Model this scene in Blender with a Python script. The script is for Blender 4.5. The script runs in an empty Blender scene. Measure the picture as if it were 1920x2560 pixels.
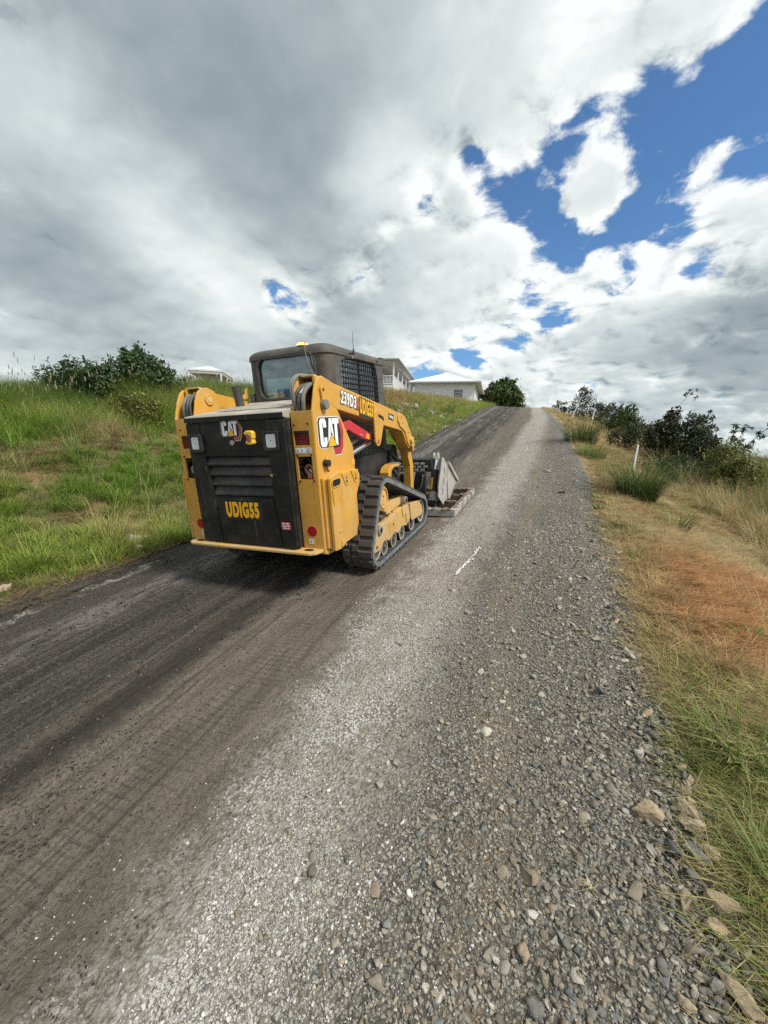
import bpy, bmesh, math, random
import numpy as np
from mathutils import Matrix, Vector
random.seed(7); rng = np.random.default_rng(7)
SC = bpy.context.scene; COL = SC.collection
R = math.radians

# ------------------------------------------------------------------ camera
FPX = 962.6                                     # focal length in pixels of the 1920 px wide frame
WR = np.array([[0.93894, 0.091443, -0.331707], [0.342352, -0.15177, 0.927233], [0.034446, -0.984177, -0.173809]])
CH = 1.3777
CAM = np.array([0, 0, CH])
cd = bpy.data.cameras.new('camera'); cam = bpy.data.objects.new('camera', cd); COL.objects.link(cam)
cd.sensor_fit = 'HORIZONTAL'; cd.sensor_width = 36; cd.lens = 36 * FPX / 1920
cd.clip_start = 0.05; cd.clip_end = 6000
m = Matrix.Identity(4)
for i in range(3):
    m[i][0] = WR[i][0]; m[i][1] = -WR[i][1]; m[i][2] = -WR[i][2]
m[2][3] = CH
cam.matrix_world = m; SC.camera = cam

def at(px, py, Y):
    """world point seen at a pixel of the photograph, at distance Y along the road"""
    v = WR @ np.array([px - 960, py - 1280, FPX]); return CAM + v * (Y / v[1])
def look(px, py):
    v = WR @ np.array([px - 960, py - 1280, FPX]); return v / np.linalg.norm(v)

# ------------------------------------------------------------------ node helpers
def newmat(name):
    mt = bpy.data.materials.new(name); mt.use_nodes = True
    nt = mt.node_tree; nt.nodes.clear(); return mt, nt
class N:
    def __init__(s, nt): s.nt = nt
    def n(s, t, **k):
        o = s.nt.nodes.new(t)
        for a, b in k.items(): setattr(o, a, b)
        return o
    def l(s, a, b): s.nt.links.new(a, b)
    def put(s, sock, v):
        if hasattr(v, 'is_linked') or isinstance(v, bpy.types.NodeSocket): s.l(v, sock)
        else: sock.default_value = v
    def math(s, op, a, b=0.0, c=None, clamp=False):
        o = s.n('ShaderNodeMath', operation=op); o.use_clamp = clamp
        s.put(o.inputs[0], a); s.put(o.inputs[1], b)
        if c is not None: s.put(o.inputs[2], c)
        return o.outputs[0]
    def vmath(s, op, a, b=None, out=0):
        o = s.n('ShaderNodeVectorMath', operation=op); s.put(o.inputs[0], a)
        if b is not None: s.put(o.inputs[1], b)
        return o.outputs[out]
    def mix(s, f, a, b, blend='MIX'):
        o = s.n('ShaderNodeMix', data_type='RGBA', blend_type=blend)
        s.put(o.inputs[0], f)
        for k, v in ((6, a), (7, b)):
            s.put(o.inputs[k], tuple(v) + (1,) if isinstance(v, (tuple, list)) and len(v) == 3 else v)
        return o.outputs[2]
    def noise(s, vec, scale, detail=4, rough=0.55, dist=0.0, dim='3D'):
        o = s.n('ShaderNodeTexNoise', noise_dimensions=dim)
        if vec is not None: s.l(vec, o.inputs['Vector'])
        o.inputs['Scale'].default_value = scale; o.inputs['Detail'].default_value = detail
        o.inputs['Roughness'].default_value = rough; o.inputs['Distortion'].default_value = dist
        return o.outputs['Fac']
    def step(s, v, lo, hi, a=0.0, b=1.0):
        o = s.n('ShaderNodeMapRange', interpolation_type='SMOOTHSTEP')
        s.put(o.inputs[0], v); s.put(o.inputs[1], lo); s.put(o.inputs[2], hi); o.inputs[3].default_value = a; o.inputs[4].default_value = b
        return o.outputs[0]
    def ramp(s, v, stops):
        o = s.n('ShaderNodeValToRGB'); s.put(o.inputs[0], v); e = o.color_ramp.elements
        e[0].position = stops[0][0]; e[0].color = tuple(stops[0][1]) + (1,)
        e[1].position = stops[-1][0]; e[1].color = tuple(stops[-1][1]) + (1,)
        for p, c in stops[1:-1]:
            q = e.new(p); q.color = tuple(c) + (1,)
        return o.outputs[0]
    def scaled(s, vec, sx, sy, sz):
        return s.vmath('MULTIPLY', vec, (sx, sy, sz))

# ------------------------------------------------------------------ sky: clear-air sky with a broken layer of cloud
SUN_EL, SUN_AZ = 50, 105                         # degrees; azimuth clockwise from +Y (the road)
w = bpy.data.worlds.new('World'); SC.world = w; w.use_nodes = True
w.cycles.sampling_method = 'MANUAL'; w.cycles.sample_map_resolution = 256
nt = w.node_tree; nt.nodes.clear(); n = N(nt)
sky = n.n('ShaderNodeTexSky', sky_type='NISHITA'); sky.sun_disc = False
sky.sun_elevation = R(SUN_EL); sky.sun_rotation = R(SUN_AZ); sky.air_density = 1.0; sky.dust_density = 0.4; sky.ozone_density = 3.0
blue = n.mix(1.0, sky.outputs[0], (0.056, 0.076, 0.089), 'MULTIPLY')
dirv = n.n('ShaderNodeTexCoord').outputs['Generated']
sep = n.n('ShaderNodeSeparateXYZ'); n.l(dirv, sep.inputs[0])
dz = n.math('ADD', n.math('MAXIMUM', sep.outputs[2], 0.0), 0.30)
cmb = n.n('ShaderNodeCombineXYZ')
n.l(n.math('DIVIDE', sep.outputs[0], dz), cmb.inputs[0]); n.l(n.math('DIVIDE', sep.outputs[1], dz), cmb.inputs[1])
P = cmb.outputs[0]                               # position on the cloud layer
def blobs(lst):
    tot = None
    for px, py, deg, amp in lst:
        c = look(px, py)
        dt = n.vmath('DOT_PRODUCT', dirv, tuple(c), out=1)
        k = 1.0 / (R(deg) ** 2)
        e = n.math('EXPONENT', n.math('MULTIPLY', n.math('SUBTRACT', dt, 1.0), k))
        tot = n.math('MULTIPLY', e, amp) if tot is None else n.math('MULTIPLY_ADD', e, amp, tot)
    return tot
gaps = blobs([(1425, 330, 2.4, .34), (1530, 345, 2.6, .34), (1640, 335, 2.2, .26), (1740, 320, 2.2, .20), (1870, 310, 2.4, .23), (1910, 100, 2.4, .26), (1860, 210, 1.8, .18),
              (1330, 500, 2.5, .46), (1640, 460, 2.3, .32), (1730, 480, 2.0, .22), (1870, 450, 2.0, .26), (1390, 595, 2.0, .34), (1490, 575, 1.7, .26), (1580, 545, 1.7, .26), (1690, 560, 1.6, .20), (1850, 590, 1.6, .22), (1650, 190, 1.8, .22),
              (1180, 410, 1.3, .36), (1060, 505, 2.0, .30), (1210, 480, 1.9, .32),
              (745, 775, 1.7, .50), (685, 725, 1.6, .36), (880, 700, 2.2, .20), (965, 585, 1.5, .32),
              (1310, 735, 1.6, .32), (1440, 640, 1.3, .32), (1390, 800, 1.5, .30), (1170, 885, 2.1, .36), (1290, 850, 1.4, .26), (1060, 940, 1.6, .30), (1740, 660, 1.6, .22), (1560, 690, 1.4, .18)])
dens = blobs([(1505, 455, 1.9, .46), (1450, 500, 1.3, .20), (1790, 375, 1.0, .22), (1850, 345, .9, .16), (1760, 440, .9, .16), (1800, 520, 1.4, .32), (1880, 510, 1.3, .28), (1740, 400, .9, .20), (1640, 590, 1.6, .16), (1680, 130, 5.0, .16), (500, 330, 24, .26), (1000, 150, 12, .14), (1880, 800, 10, .18), (250, 780, 16, .18), (980, 720, 7, .10), (1500, 900, 8, .08)])
gaps = n.math('MINIMUM', gaps, .40)
warp = n.n('ShaderNodeTexNoise', noise_dimensions='2D'); n.l(P, warp.inputs['Vector']); warp.inputs['Scale'].default_value = 3.2; warp.inputs['Detail'].default_value = 4
Pw = n.vmath('ADD', P, n.vmath('MULTIPLY', n.vmath('SUBTRACT', warp.outputs['Color'], (.5, .5, .5)), (.13, .13, .13)))
def puffs(vec, det):
    v_ = n.n('ShaderNodeTexVoronoi', feature='SMOOTH_F1', voronoi_dimensions='2D'); n.l(vec, v_.inputs['Vector']); v_.inputs['Scale'].default_value = 7.5; v_.inputs['Detail'].default_value = det; v_.inputs['Roughness'].default_value = .55; v_.inputs['Smoothness'].default_value = .6; v_.inputs['Lacunarity'].default_value = 2.3
    return n.math('SUBTRACT', .42, v_.outputs['Distance'])
big = n.noise(Pw, 2.2, 2, .5, dim='2D')
mid = n.noise(Pw, 6.5, 10, .62, dim='2D')
pf = puffs(Pw, 1.0)
d0 = n.math('MULTIPLY_ADD', n.math('SUBTRACT', big, .5), .40, n.math('MULTIPLY_ADD', n.math('SUBTRACT', mid, .5), .92, n.math('MULTIPLY', pf, .15)))
cov = n.math('ADD', n.math('SUBTRACT', n.math('ADD', d0, dens), gaps), .185)
mask = n.step(cov, -.04, .13)
# lit and shaded flanks of the puffs
thick = n.step(cov, .08, .44)
pf2 = puffs(n.vmath('ADD', Pw, (.030, -.042, 0)), 0.0); mid2 = n.noise(n.vmath('ADD', Pw, (.030, -.042, 0)), 6.5, 6, .60, dim='2D')
rel = n.math('MULTIPLY', n.math('MULTIPLY_ADD', n.math('SUBTRACT', pf, pf2), .26, n.math('MULTIPLY', n.math('SUBTRACT', mid, mid2), .85)), n.math('MULTIPLY_ADD', thick, -1.35, 1.55))
soft = n.noise(n.vmath('ADD', P, (3.1, 1.7, 0)), 1.9, 4, .5, dim='2D')
dark = blobs([(740, 440, 8, .25), (450, 330, 9, .22), (900, 640, 5, .14), (90, 150, 14, .12), (560, 60, 12, .11), (1000, 40, 9, .10), (100, 640, 6, .12), (150, 800, 6, .22), (500, 800, 5, .12), (1880, 830, 7, .30), (1720, 930, 5, .18)])
light = blobs([(960, 470, 4.0, .40), (830, 540, 3.5, .12), (430, 590, 4.5, .28), (600, 720, 4.5, .30), (330, 520, 4, .20), (160, 420, 5, .18), (1320, 420, 5, .14), (1600, 120, 10, .12), (1250, 640, 6, .12), (1700, 620, 5, .12), (60, 880, 4, .18), (1000, 900, 5, .10), (1560, 850, 6, .12)])
tone = n.math('MULTIPLY_ADD', thick, .34, n.math('MULTIPLY', rel, -1.5))
tone = n.math('ADD', tone, n.math('MULTIPLY', n.math('SUBTRACT', soft, .5), .8))
tone = n.math('ADD', n.math('SUBTRACT', n.math('ADD', tone, dark), light), .02, clamp=True)
ccol = n.ramp(tone, [(0, (.60, .622, .615)), (.20, (.50, .534, .532)), (.42, (.375, .415, .422)), (.68, (.245, .286, .302)), (1, (.16, .197, .222))])
haze_low = n.step(sep.outputs[2], 0.0, .08, .35, 0.0)
ccol = n.mix(haze_low, ccol, (.43, .485, .50))
skyc = n.mix(mask, blue, ccol)
below = n.step(sep.outputs[2], -.06, .0)
skyc = n.mix(below, (.10, .11, .09), skyc)
bg = n.n('ShaderNodeBackground'); n.l(skyc, bg.inputs[0]); bg.inputs[1].default_value = 1.0
ow = n.n('ShaderNodeOutputWorld'); n.l(bg.outputs[0], ow.inputs[0])

# ------------------------------------------------------------------ sun behind thin cloud
sd = bpy.data.lights.new('sun', 'SUN'); so = bpy.data.objects.new('sun', sd); COL.objects.link(so)
sd.energy = 2.8; sd.angle = R(14); sd.color = (1, .95, .87)
sv = Vector((math.sin(R(SUN_AZ)) * math.cos(R(SUN_EL)), math.cos(R(SUN_AZ)) * math.cos(R(SUN_EL)), math.sin(R(SUN_EL))))
so.rotation_euler = (-sv).to_track_quat('-Z', 'Y').to_euler(); so.location = sv * 60
SC.view_settings.view_transform = 'Standard'; SC.view_settings.look = 'None'; SC.view_settings.gamma = 1
SC.view_settings.exposure = 0.70; SC.view_settings.use_curve_mapping = False
SC.render.engine = 'CYCLES'; SC.cycles.max_bounces = 5; SC.cycles.diffuse_bounces = 2; SC.cycles.glossy_bounces = 2; SC.cycles.transmission_bounces = 3; SC.cycles.transparent_max_bounces = 10
SC.cycles.use_adaptive_sampling = True; SC.cycles.adaptive_threshold = .018; SC.cycles.adaptive_min_samples = 32; SC.cycles.use_denoising = False

# ------------------------------------------------------------------ materials
def bump(n, h, strength, dist=.01):
    b = n.n('ShaderNodeBump'); b.inputs['Strength'].default_value = strength; b.inputs['Distance'].default_value = dist
    n.l(h, b.inputs['Height']); return b.outputs[0]
def paint(name, c1, c2=None, rough=.5, metal=0, scale=9, dust=None, dustamt=.3, bmp=.05, bscale=120, dscale=5, spec=.5, grime=0, scratch=0):
    mt, nt = newmat(name); n = N(nt)
    tc = n.n('ShaderNodeTexCoord').outputs['Object']
    v = n.noise(tc, scale, 5, .6)
    col = n.mix(n.step(v, .3, .7), c1, c2 or tuple(x * .8 for x in c1))
    rr = n.math('MULTIPLY_ADD', n.noise(tc, scale * 2.3, 4), .25, rough - .12)
    if dust:
        dv = n.noise(tc, dscale, 7, .68)
        f = n.math('MULTIPLY', n.step(dv, .44, .72), dustamt)
        col = n.mix(f, col, dust); rr = n.math('ADD', rr, n.math('MULTIPLY', f, .5), clamp=True)
    if grime:                                   # run-down streaks, splashed mud towards the tracks, scuffs
        stv = n.noise(n.scaled(tc, 26, 26, 2.2), 1.0, 5, .65); blo = n.noise(tc, 3.1, 6, .7)
        col = n.mix(n.math('MULTIPLY', n.math('MULTIPLY', n.step(stv, .50, .72), n.step(blo, .42, .62)), grime), col, (.20, .125, .045))
        sz = n.n('ShaderNodeSeparateXYZ'); n.l(tc, sz.inputs[0])
        mud = n.math('MULTIPLY', n.step(n.math('MULTIPLY_ADD', n.math('SUBTRACT', n.noise(tc, 7, 7, .72), .5), 1.3, sz.outputs[2]), .75, .25), grime)
        col = n.mix(n.math('MULTIPLY', mud, .55), col, (.26, .20, .13)); rr = n.math('ADD', rr, n.math('MULTIPLY', mud, .3), clamp=True)
        sp2 = n.noise(tc, 55, 3, .6); col = n.mix(n.math('MULTIPLY', n.step(sp2, .68, .72), grime), col, (.12, .085, .05))
    if scratch:
        wv2 = n.noise(n.scaled(tc, 38, 38, 5), 1.0, 4, .6); bl = n.noise(tc, 4, 4, .6)
        sc2 = n.math('MULTIPLY', n.step(wv2, .60, .70), n.step(bl, .45, .62)); col = n.mix(n.math('MULTIPLY', sc2, scratch), col, (.24, .23, .20))
    bs = n.n('ShaderNodeBsdfPrincipled'); n.put(bs.inputs['Base Color'], col); n.put(bs.inputs['Roughness'], rr)
    bs.inputs['Metallic'].default_value = metal; bs.inputs['Specular IOR Level'].default_value = spec
    if bmp: n.l(bump(n, n.noise(tc, bscale, 4), bmp, .004), bs.inputs['Normal'])
    o = n.n('ShaderNodeOutputMaterial'); n.l(bs.outputs[0], o.inputs[0]); return mt
M = {}
DUST = (.34, .29, .22)
M['yellow'] = paint('yellow_paint', (.60, .312, .044), (.54, .275, .037), .45, 0, 4, (.48, .36, .19), .38, .03, 60, grime=.5)
M['yellow_dusty'] = paint('yellow_paint_dusty', (.64, .36, .07), (.58, .38, .13), .55, 0, 5, (.48, .38, .24), .7, .06, 60, grime=.7)
M['black'] = paint('black_plastic', (.007, .007, .0068), (.011, .0108, .010), .52, 0, 6, (.085, .078, .062), .28, .06, 90, 4.5, .3, scratch=.30)
M['blackflat'] = paint('black_matt', (.012, .012, .012), None, .6, 0, 8, (.06, .055, .045), .4)
M['void'] = paint('dark_hollow', (.006, .006, .006), None, .9, bmp=0)
M['cab'] = paint('charcoal_cab_paint', (.075, .074, .072), (.055, .055, .055), .5, 0, 6, (.20, .175, .135), .55, .05, 80, 3.5)
M['cabrear'] = paint('dusty_cab_moulding', (.075, .068, .057), (.045, .042, .038), .6, 0, 5, (.17, .145, .105), .6, .05, 80, 4)
M['hood'] = paint('dusty_hood', (.36, .33, .27), (.22, .20, .165), .7, 0, 12, (.50, .47, .40), .8, .1, 70, 6)
M['rubber'] = paint('track_rubber', (.045, .047, .05), (.03, .031, .033), .72, 0, 12, (.13, .12, .105), .6, .25, 50, 9)
M['rubberedge'] = paint('worn_track_edge', (.16, .18, .195), (.085, .095, .105), .65, 0, 22, (.26, .25, .23), .5, .3, 60, 16)
M['lug'] = paint('muddy_lug', (.058, .048, .040), (.032, .031, .030), .85, 0, 18, (.15, .125, .10), .6, .35, 45, 14)
M['steel'] = paint('worn_steel', (.42, .40, .37), (.28, .26, .24), .45, .6, 20, (.36, .32, .27), .5, .15, 60)
M['galv'] = paint('dusty_grey_steel', (.40, .385, .35), (.30, .29, .265), .65, .1, 10, (.46, .42, .36), .6, .15, 40, 7)
M['chrome'] = paint('chrome_rod', (.80, .81, .82), (.75, .76, .77), .18, 1, 8, bmp=0)
M['rust'] = paint('rusty_red', (.36, .10, .06), (.26, .07, .045), .6, 0, 20, DUST, .4); M['rustbolt'] = paint('rusty_bolt', (.10, .035, .022), (.07, .03, .02), .7, 0, 20)
M['red'] = paint('red_paint', (.55, .022, .035), (.48, .018, .03), .4, 0, 6, (.4, .12, .09), .3)
M['redlens'] = paint('red_lens', (.16, .006, .008), (.11, .004, .006), .22, 0, 60, (.12, .05, .04), .35)
M['reflector'] = paint('red_reflector', (.36, .004, .010), (.32, .004, .01), .3, 0, 60)
M['lens'] = paint('frosted_lamp_lens', (.66, .68, .70), (.60, .62, .64), .3, 0, 30)
M['white'] = paint('white_print', (.82, .83, .82), (.78, .79, .78), .45, 0, 20, DUST, .15)
M['sticker'] = paint('white_sticker', (.70, .72, .70), (.66, .68, .66), .5, 0, 20, DUST, .25)
M['amberprint'] = paint('amber_print', (.80, .42, .012), (.78, .40, .01), .45)
M['ink'] = paint('black_print', (.022, .022, .022), None, .5)
M['redprint'] = paint('red_print', (.46, .03, .05), (.40, .025, .04), .45)
M['redfade'] = paint('faded_red_print', (.34, .085, .06), (.28, .07, .055), .55)
M['grey'] = paint('grey_print', (.30, .30, .31), None, .5)
M['hose'] = paint('hydraulic_hose', (.035, .035, .036), (.05, .05, .05), .5, 0, 30, (.22, .19, .15), .45)
M['hosegrey'] = paint('grey_hose_sleeve', (.17, .165, .15), (.13, .125, .115), .7, 0, 30, (.28, .25, .2), .5)
M['dirt'] = paint('caked_dirt', (.10, .075, .055), (.16, .125, .095), .95, 0, 30, (.24, .20, .155), .7, .8, 30, 14)
M['brightyellow'] = paint('yellow_plastic', (.80, .50, .05), (.76, .46, .04), .5)
M['bluecard'] = paint('pale_blue_card', (.20, .50, .66), (.18, .47, .63), .6)
M['blueink'] = paint('blue_ink', (.03, .16, .40), None, .6)
def glassmat(name, tint, refl=.25):
    mt, nt = newmat(name); n = N(nt)
    tr = n.n('ShaderNodeBsdfTransparent'); tr.inputs[0].default_value = tint + (1,)
    gl = n.n('ShaderNodeBsdfGlossy'); gl.inputs['Roughness'].default_value = .03; gl.inputs[0].default_value = (.8, .85, .9, 1)
    fr = n.n('ShaderNodeFresnel'); fr.inputs[0].default_value = 1.5
    f = n.math('MULTIPLY_ADD', fr.outputs[0], 1.0, refl, clamp=True)
    mx = n.n('ShaderNodeMixShader'); n.l(f, mx.inputs[0]); n.l(tr.outputs[0], mx.inputs[1]); n.l(gl.outputs[0], mx.inputs[2])
    o = n.n('ShaderNodeOutputMaterial'); n.l(mx.outputs[0], o.inputs[0]); return mt
M['glass'] = glassmat('cab_glass', (.80, .88, .86), .08)
M['sideglass'] = glassmat('side_glass', (.78, .88, .85), .42)
M['wglass'] = glassmat('window_glass', (.10, .12, .13), .10)
mt, nt = newmat('lit_amber_beacon'); n = N(nt)
em = n.n('ShaderNodeEmission'); em.inputs[0].default_value = (1, .42, .06, 1); em.inputs[1].default_value = 5
o = n.n('ShaderNodeOutputMaterial'); n.l(em.outputs[0], o.inputs[0]); M['beacon'] = mt
M['amberlens'] = paint('amber_lens', (.75, .20, .01), (.7, .18, .01), .3)

# ------------------------------------------------------------------ mesh helpers
class MB:
    """collects shapes; build() links them as one mesh object"""
    def __init__(s): s.v = []; s.f = []
    def add(s, vs, fs):
        b = len(s.v); s.v += [tuple(map(float, p)) for p in vs]; s.f += [tuple(b + i for i in f) for f in fs]; return s
    def box(s, c, d, rot=None):
        vs = [Vector((sx * d[0] / 2, sy * d[1] / 2, sz * d[2] / 2)) for sx in (-1, 1) for sy in (-1, 1) for sz in (-1, 1)]
        if rot: vs = [rot @ p for p in vs]
        return s.add([p + Vector(c) for p in vs], [(0, 1, 3, 2), (4, 6, 7, 5), (0, 4, 5, 1), (2, 3, 7, 6), (0, 2, 6, 4), (1, 5, 7, 3)])
    def span(s, a, b):
        return s.box([(x + y) / 2 for x, y in zip(a, b)], [abs(x - y) for x, y in zip(a, b)])
    def prism(s, poly, ax, lo, hi):
        k = len(poly)
        def P3(p, h): return {'x': (h, p[0], p[1]), 'y': (p[0], h, p[1]), 'z': (p[0], p[1], h)}[ax]
        vs = [P3(p, lo) for p in poly] + [P3(p, hi) for p in poly]
        fs = [tuple(range(k - 1, -1, -1)), tuple(range(k, 2 * k))] + [(i, (i + 1) % k, k + (i + 1) % k, k + i) for i in range(k)]
        return s.add(vs, fs)
    def ring(s, outer, inner, ax, lo, hi):
        """plate with one opening: both outlines star-shaped about the opening's centre"""
        c = np.mean(np.array(inner), 0)
        def hit(poly, a):
            d = np.array([math.cos(a), math.sin(a)]); best = 0
            for i in range(len(poly)):
                p = np.array(poly[i]) - c; q = np.array(poly[(i + 1) % len(poly)]) - c; e = q - p
                det = d[0] * (-e[1]) + d[1] * e[0]
                if abs(det) < 1e-12: continue
                t = (p[0] * (-e[1]) + p[1] * e[0]) / det; u = (d[0] * p[1] - d[1] * p[0]) / det
                if t > 0 and -1e-6 <= u <= 1 + 1e-6: best = max(best, t)
            return c + d * best
        an = sorted(set([round(2 * math.pi * i / 56 - math.pi, 5) for i in range(56)] + [round(math.atan2(p[1] - c[1], p[0] - c[0]), 5) for p in list(outer) + list(inner)]))
        O = [hit(outer, a) for a in an]; I = [hit(inner, a) for a in an]; k = len(an)
        def P3(p, h): return {'x': (h, p[0], p[1]), 'y': (p[0], h, p[1]), 'z': (p[0], p[1], h)}[ax]
        vs = [P3(p, lo) for p in O] + [P3(p, lo) for p in I] + [P3(p, hi) for p in O] + [P3(p, hi) for p in I]
        fs = []
        for i in range(k):
            j = (i + 1) % k
            fs += [(i, j, k + j, k + i), (2 * k + i, 3 * k + i, 3 * k + j, 2 * k + j), (i, 2 * k + i, 2 * k + j, j), (k + i, k + j, 3 * k + j, 3 * k + i)]
        return s.add(vs, fs)
    def cyl(s, a, b, r, k=20, r2=None, cap=True):
        a = Vector(a); b = Vector(b); r2 = r if r2 is None else r2
        q = (b - a).to_track_quat('Z', 'Y')
        vs = []
        for p, rr in ((a, r), (b, r2)):
            vs += [p + q @ Vector((rr * math.cos(2 * math.pi * i / k), rr * math.sin(2 * math.pi * i / k), 0)) for i in range(k)]
        fs = [(i, (i + 1) % k, k + (i + 1) % k, k + i) for i in range(k)]
        if cap: fs += [tuple(range(k - 1, -1, -1)), tuple(range(k, 2 * k))]
        return s.add(vs, fs)
    def pipe(s, a, b, r, ri, k=20):
        a = Vector(a); b = Vector(b); q = (b - a).to_track_quat('Z', 'Y'); vs = []
        for p, rr in ((a, r), (b, r), (b, ri), (a, ri)):
            vs += [p + q @ Vector((rr * math.cos(2 * math.pi * i / k), rr * math.sin(2 * math.pi * i / k), 0)) for i in range(k)]
        fs = []
        for t in range(4):
            for i in range(k):
                fs.append((t * k + i, t * k + (i + 1) % k, ((t + 1) % 4) * k + (i + 1) % k, ((t + 1) % 4) * k + i))
        return s.add(vs, fs)
    def tube(s, pts, r, k=8, smooth=6, taper=None):
        p = [np.array(q, float) for q in pts]
        if smooth > 1 and len(p) > 2:
            o = []
            for i in range(len(p) - 1):
                p0 = p[max(i - 1, 0)]; p1 = p[i]; p2 = p[i + 1]; p3 = p[min(i + 2, len(p) - 1)]
                for j in range(smooth):
                    t = j / smooth
                    o.append(.5 * (2 * p1 + (p2 - p0) * t + (2 * p0 - 5 * p1 + 4 * p2 - p3) * t * t + (3 * p1 - p0 - 3 * p2 + p3) * t ** 3))
            o.append(p[-1]); p = o
        m_ = len(p); vs = []
        for i in range(m_):
            d = Vector(p[min(i + 1, m_ - 1)] - p[max(i - 1, 0)]); q = d.to_track_quat('Z', 'Y')
            rr = r if taper is None else r + (taper - r) * i / (m_ - 1)
            vs += [Vector(p[i]) + q @ Vector((rr * math.cos(2 * math.pi * j / k), rr * math.sin(2 * math.pi * j / k), 0)) for j in range(k)]
        fs = [(i * k + j, i * k + (j + 1) % k, (i + 1) * k + (j + 1) % k, (i + 1) * k + j) for i in range(m_ - 1) for j in range(k)]
        fs += [tuple(range(k - 1, -1, -1)), tuple(range((m_ - 1) * k, m_ * k))]
        return s.add(vs, fs)
    def build(s, name, mat, parent=None, bevel=0, smooth=False, seg=2):
        me = bpy.data.meshes.new(name); me.from_pydata(s.v, [], s.f); me.materials.append(M[mat] if isinstance(mat, str) else mat)
        bm = bmesh.new(); bm.from_mesh(me); bmesh.ops.recalc_face_normals(bm, faces=bm.faces); bm.to_mesh(me); bm.free()
        return link(name, me, parent, bevel, smooth, seg)
def link(name, me, parent=None, bevel=0, smooth=False, seg=2):
    o = bpy.data.objects.new(name, me); COL.objects.link(o); o.parent = parent
    if smooth:
        me.polygons.foreach_set('use_smooth', [True] * len(me.polygons))
        try: me.set_sharp_from_angle(angle=R(38))
        except Exception: pass
    if bevel:
        b = o.modifiers.new('bevel', 'BEVEL'); b.width = bevel; b.segments = seg; b.limit_method = 'ANGLE'; b.angle_limit = R(40)
    return o
def tag(o, label, cat, group=None):
    o['label'] = label; o['category'] = cat
    if group: o['group'] = group
    return o
def empty(name, label, cat, loc=(0, 0, 0), rz=0, group=None):
    o = bpy.data.objects.new(name, None); COL.objects.link(o); o.empty_display_size = .1
    o.location = loc; o.rotation_euler = (0, 0, rz); return tag(o, label, cat, group)
def mesh_np(name, V, Fq, mat, smooth=False):
    """V (n,3); Fq (m,k) faces of equal size"""
    me = bpy.data.meshes.new(name); V = np.asarray(V, np.float32); Fq = np.asarray(Fq, np.int32); k = Fq.shape[1]
    me.vertices.add(len(V)); me.vertices.foreach_set('co', V.ravel())
    me.loops.add(Fq.size); me.loops.foreach_set('vertex_index', Fq.ravel())
    me.polygons.add(len(Fq)); me.polygons.foreach_set('loop_start', np.arange(0, Fq.size, k, dtype=np.int32))
    if smooth: me.polygons.foreach_set('use_smooth', np.ones(len(Fq), bool))
    me.materials.append(mat); me.update(calc_edges=True); me.validate(); return me
def rrect(x0, x1, z0, z1, r, k=5):
    o = []
    for cx, cz, a in ((x1 - r, z1 - r, 0), (x0 + r, z1 - r, 90), (x0 + r, z0 + r, 180), (x1 - r, z0 + r, 270)):
        o += [(cx + r * math.cos(R(a + 90 * i / k)), cz + r * math.sin(R(a + 90 * i / k))) for i in range(k + 1)]
    return o
def text_mesh(s, size, offset=0, sx=1, spacing=1.0, extrude=.0008):
    cu = bpy.data.curves.new('t', 'FONT'); cu.body = s; cu.size = size; cu.offset = offset; cu.extrude = extrude
    cu.space_character = spacing; cu.align_x = 'CENTER'; cu.align_y = 'CENTER'
    ob = bpy.data.objects.new('t', cu); COL.objects.link(ob)
    dg = bpy.context.evaluated_depsgraph_get(); me = bpy.data.meshes.new_from_object(ob.evaluated_get(dg))
    bpy.data.objects.remove(ob); bpy.data.curves.remove(cu)
    me.transform(Matrix.Diagonal((sx, 1, 1, 1))); return me
def lettering(s, mat, parent, mtx, size, offset=0, sx=1, spacing=1.0, shear=0):
    me = text_mesh(s, size, offset, sx, spacing)
    if shear: me.transform(Matrix(((1, shear, 0, 0), (0, 1, 0, 0), (0, 0, 1, 0), (0, 0, 0, 1))))
    me.transform(mtx); me.materials.clear(); me.materials.append(M[mat]); me.name = 'lettering'
    return link('lettering', me, parent)
# ================================================================== THE LIE OF THE LAND
def vnoise(x, y, s, seed=0):
    x = np.asarray(x, float) * s; y = np.asarray(y, float) * s
    xi = np.floor(x).astype(np.int64); yi = np.floor(y).astype(np.int64); fx = x - xi; fy = y - yi
    fx = fx * fx * (3 - 2 * fx); fy = fy * fy * (3 - 2 * fy)
    def h(a, b):
        k = (a * 374761393 + b * 668265263 + seed * 1442695041) & 0xffffffff
        k = ((k ^ (k >> 13)) * 1274126177) & 0xffffffff
        return ((k ^ (k >> 16)) & 0xffff) / 65535.0
    return (h(xi, yi) * (1 - fx) + h(xi + 1, yi) * fx) * (1 - fy) + (h(xi, yi + 1) * (1 - fx) + h(xi + 1, yi + 1) * fx) * fy
def fbm(x, y, s, seed=0, o=4):
    t = 0; a = .5
    for i in range(o): t = t + a * vnoise(x, y, s * 2 ** i, seed + i * 17); a *= .5
    return t / (1 - .5 ** o)
YL = [-40, 0, 8, 12, 14.4, 17.3, 21.6, 27.4, 35.5, 38.7, 42, 46, 53, 60, 90, 200, 1600]
ZL = [-3.923, -.239, .498, 1.05, 1.42, 1.93, 2.52, 3.46, 4.70, 5.18, 5.60, 6.0, 6.55, 6.7, 6.6, 2, -20]
YR = [-40, 0, 7, 10.3, 14.2, 19, 27, 36, 40, 46, 53, 60, 90, 200, 1600]
ZR = [-3.618, .066, .711, 1.27, 1.95, 2.68, 3.72, 4.78, 5.22, 5.74, 6.3, 6.5, 6.4, 2, -20]
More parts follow.
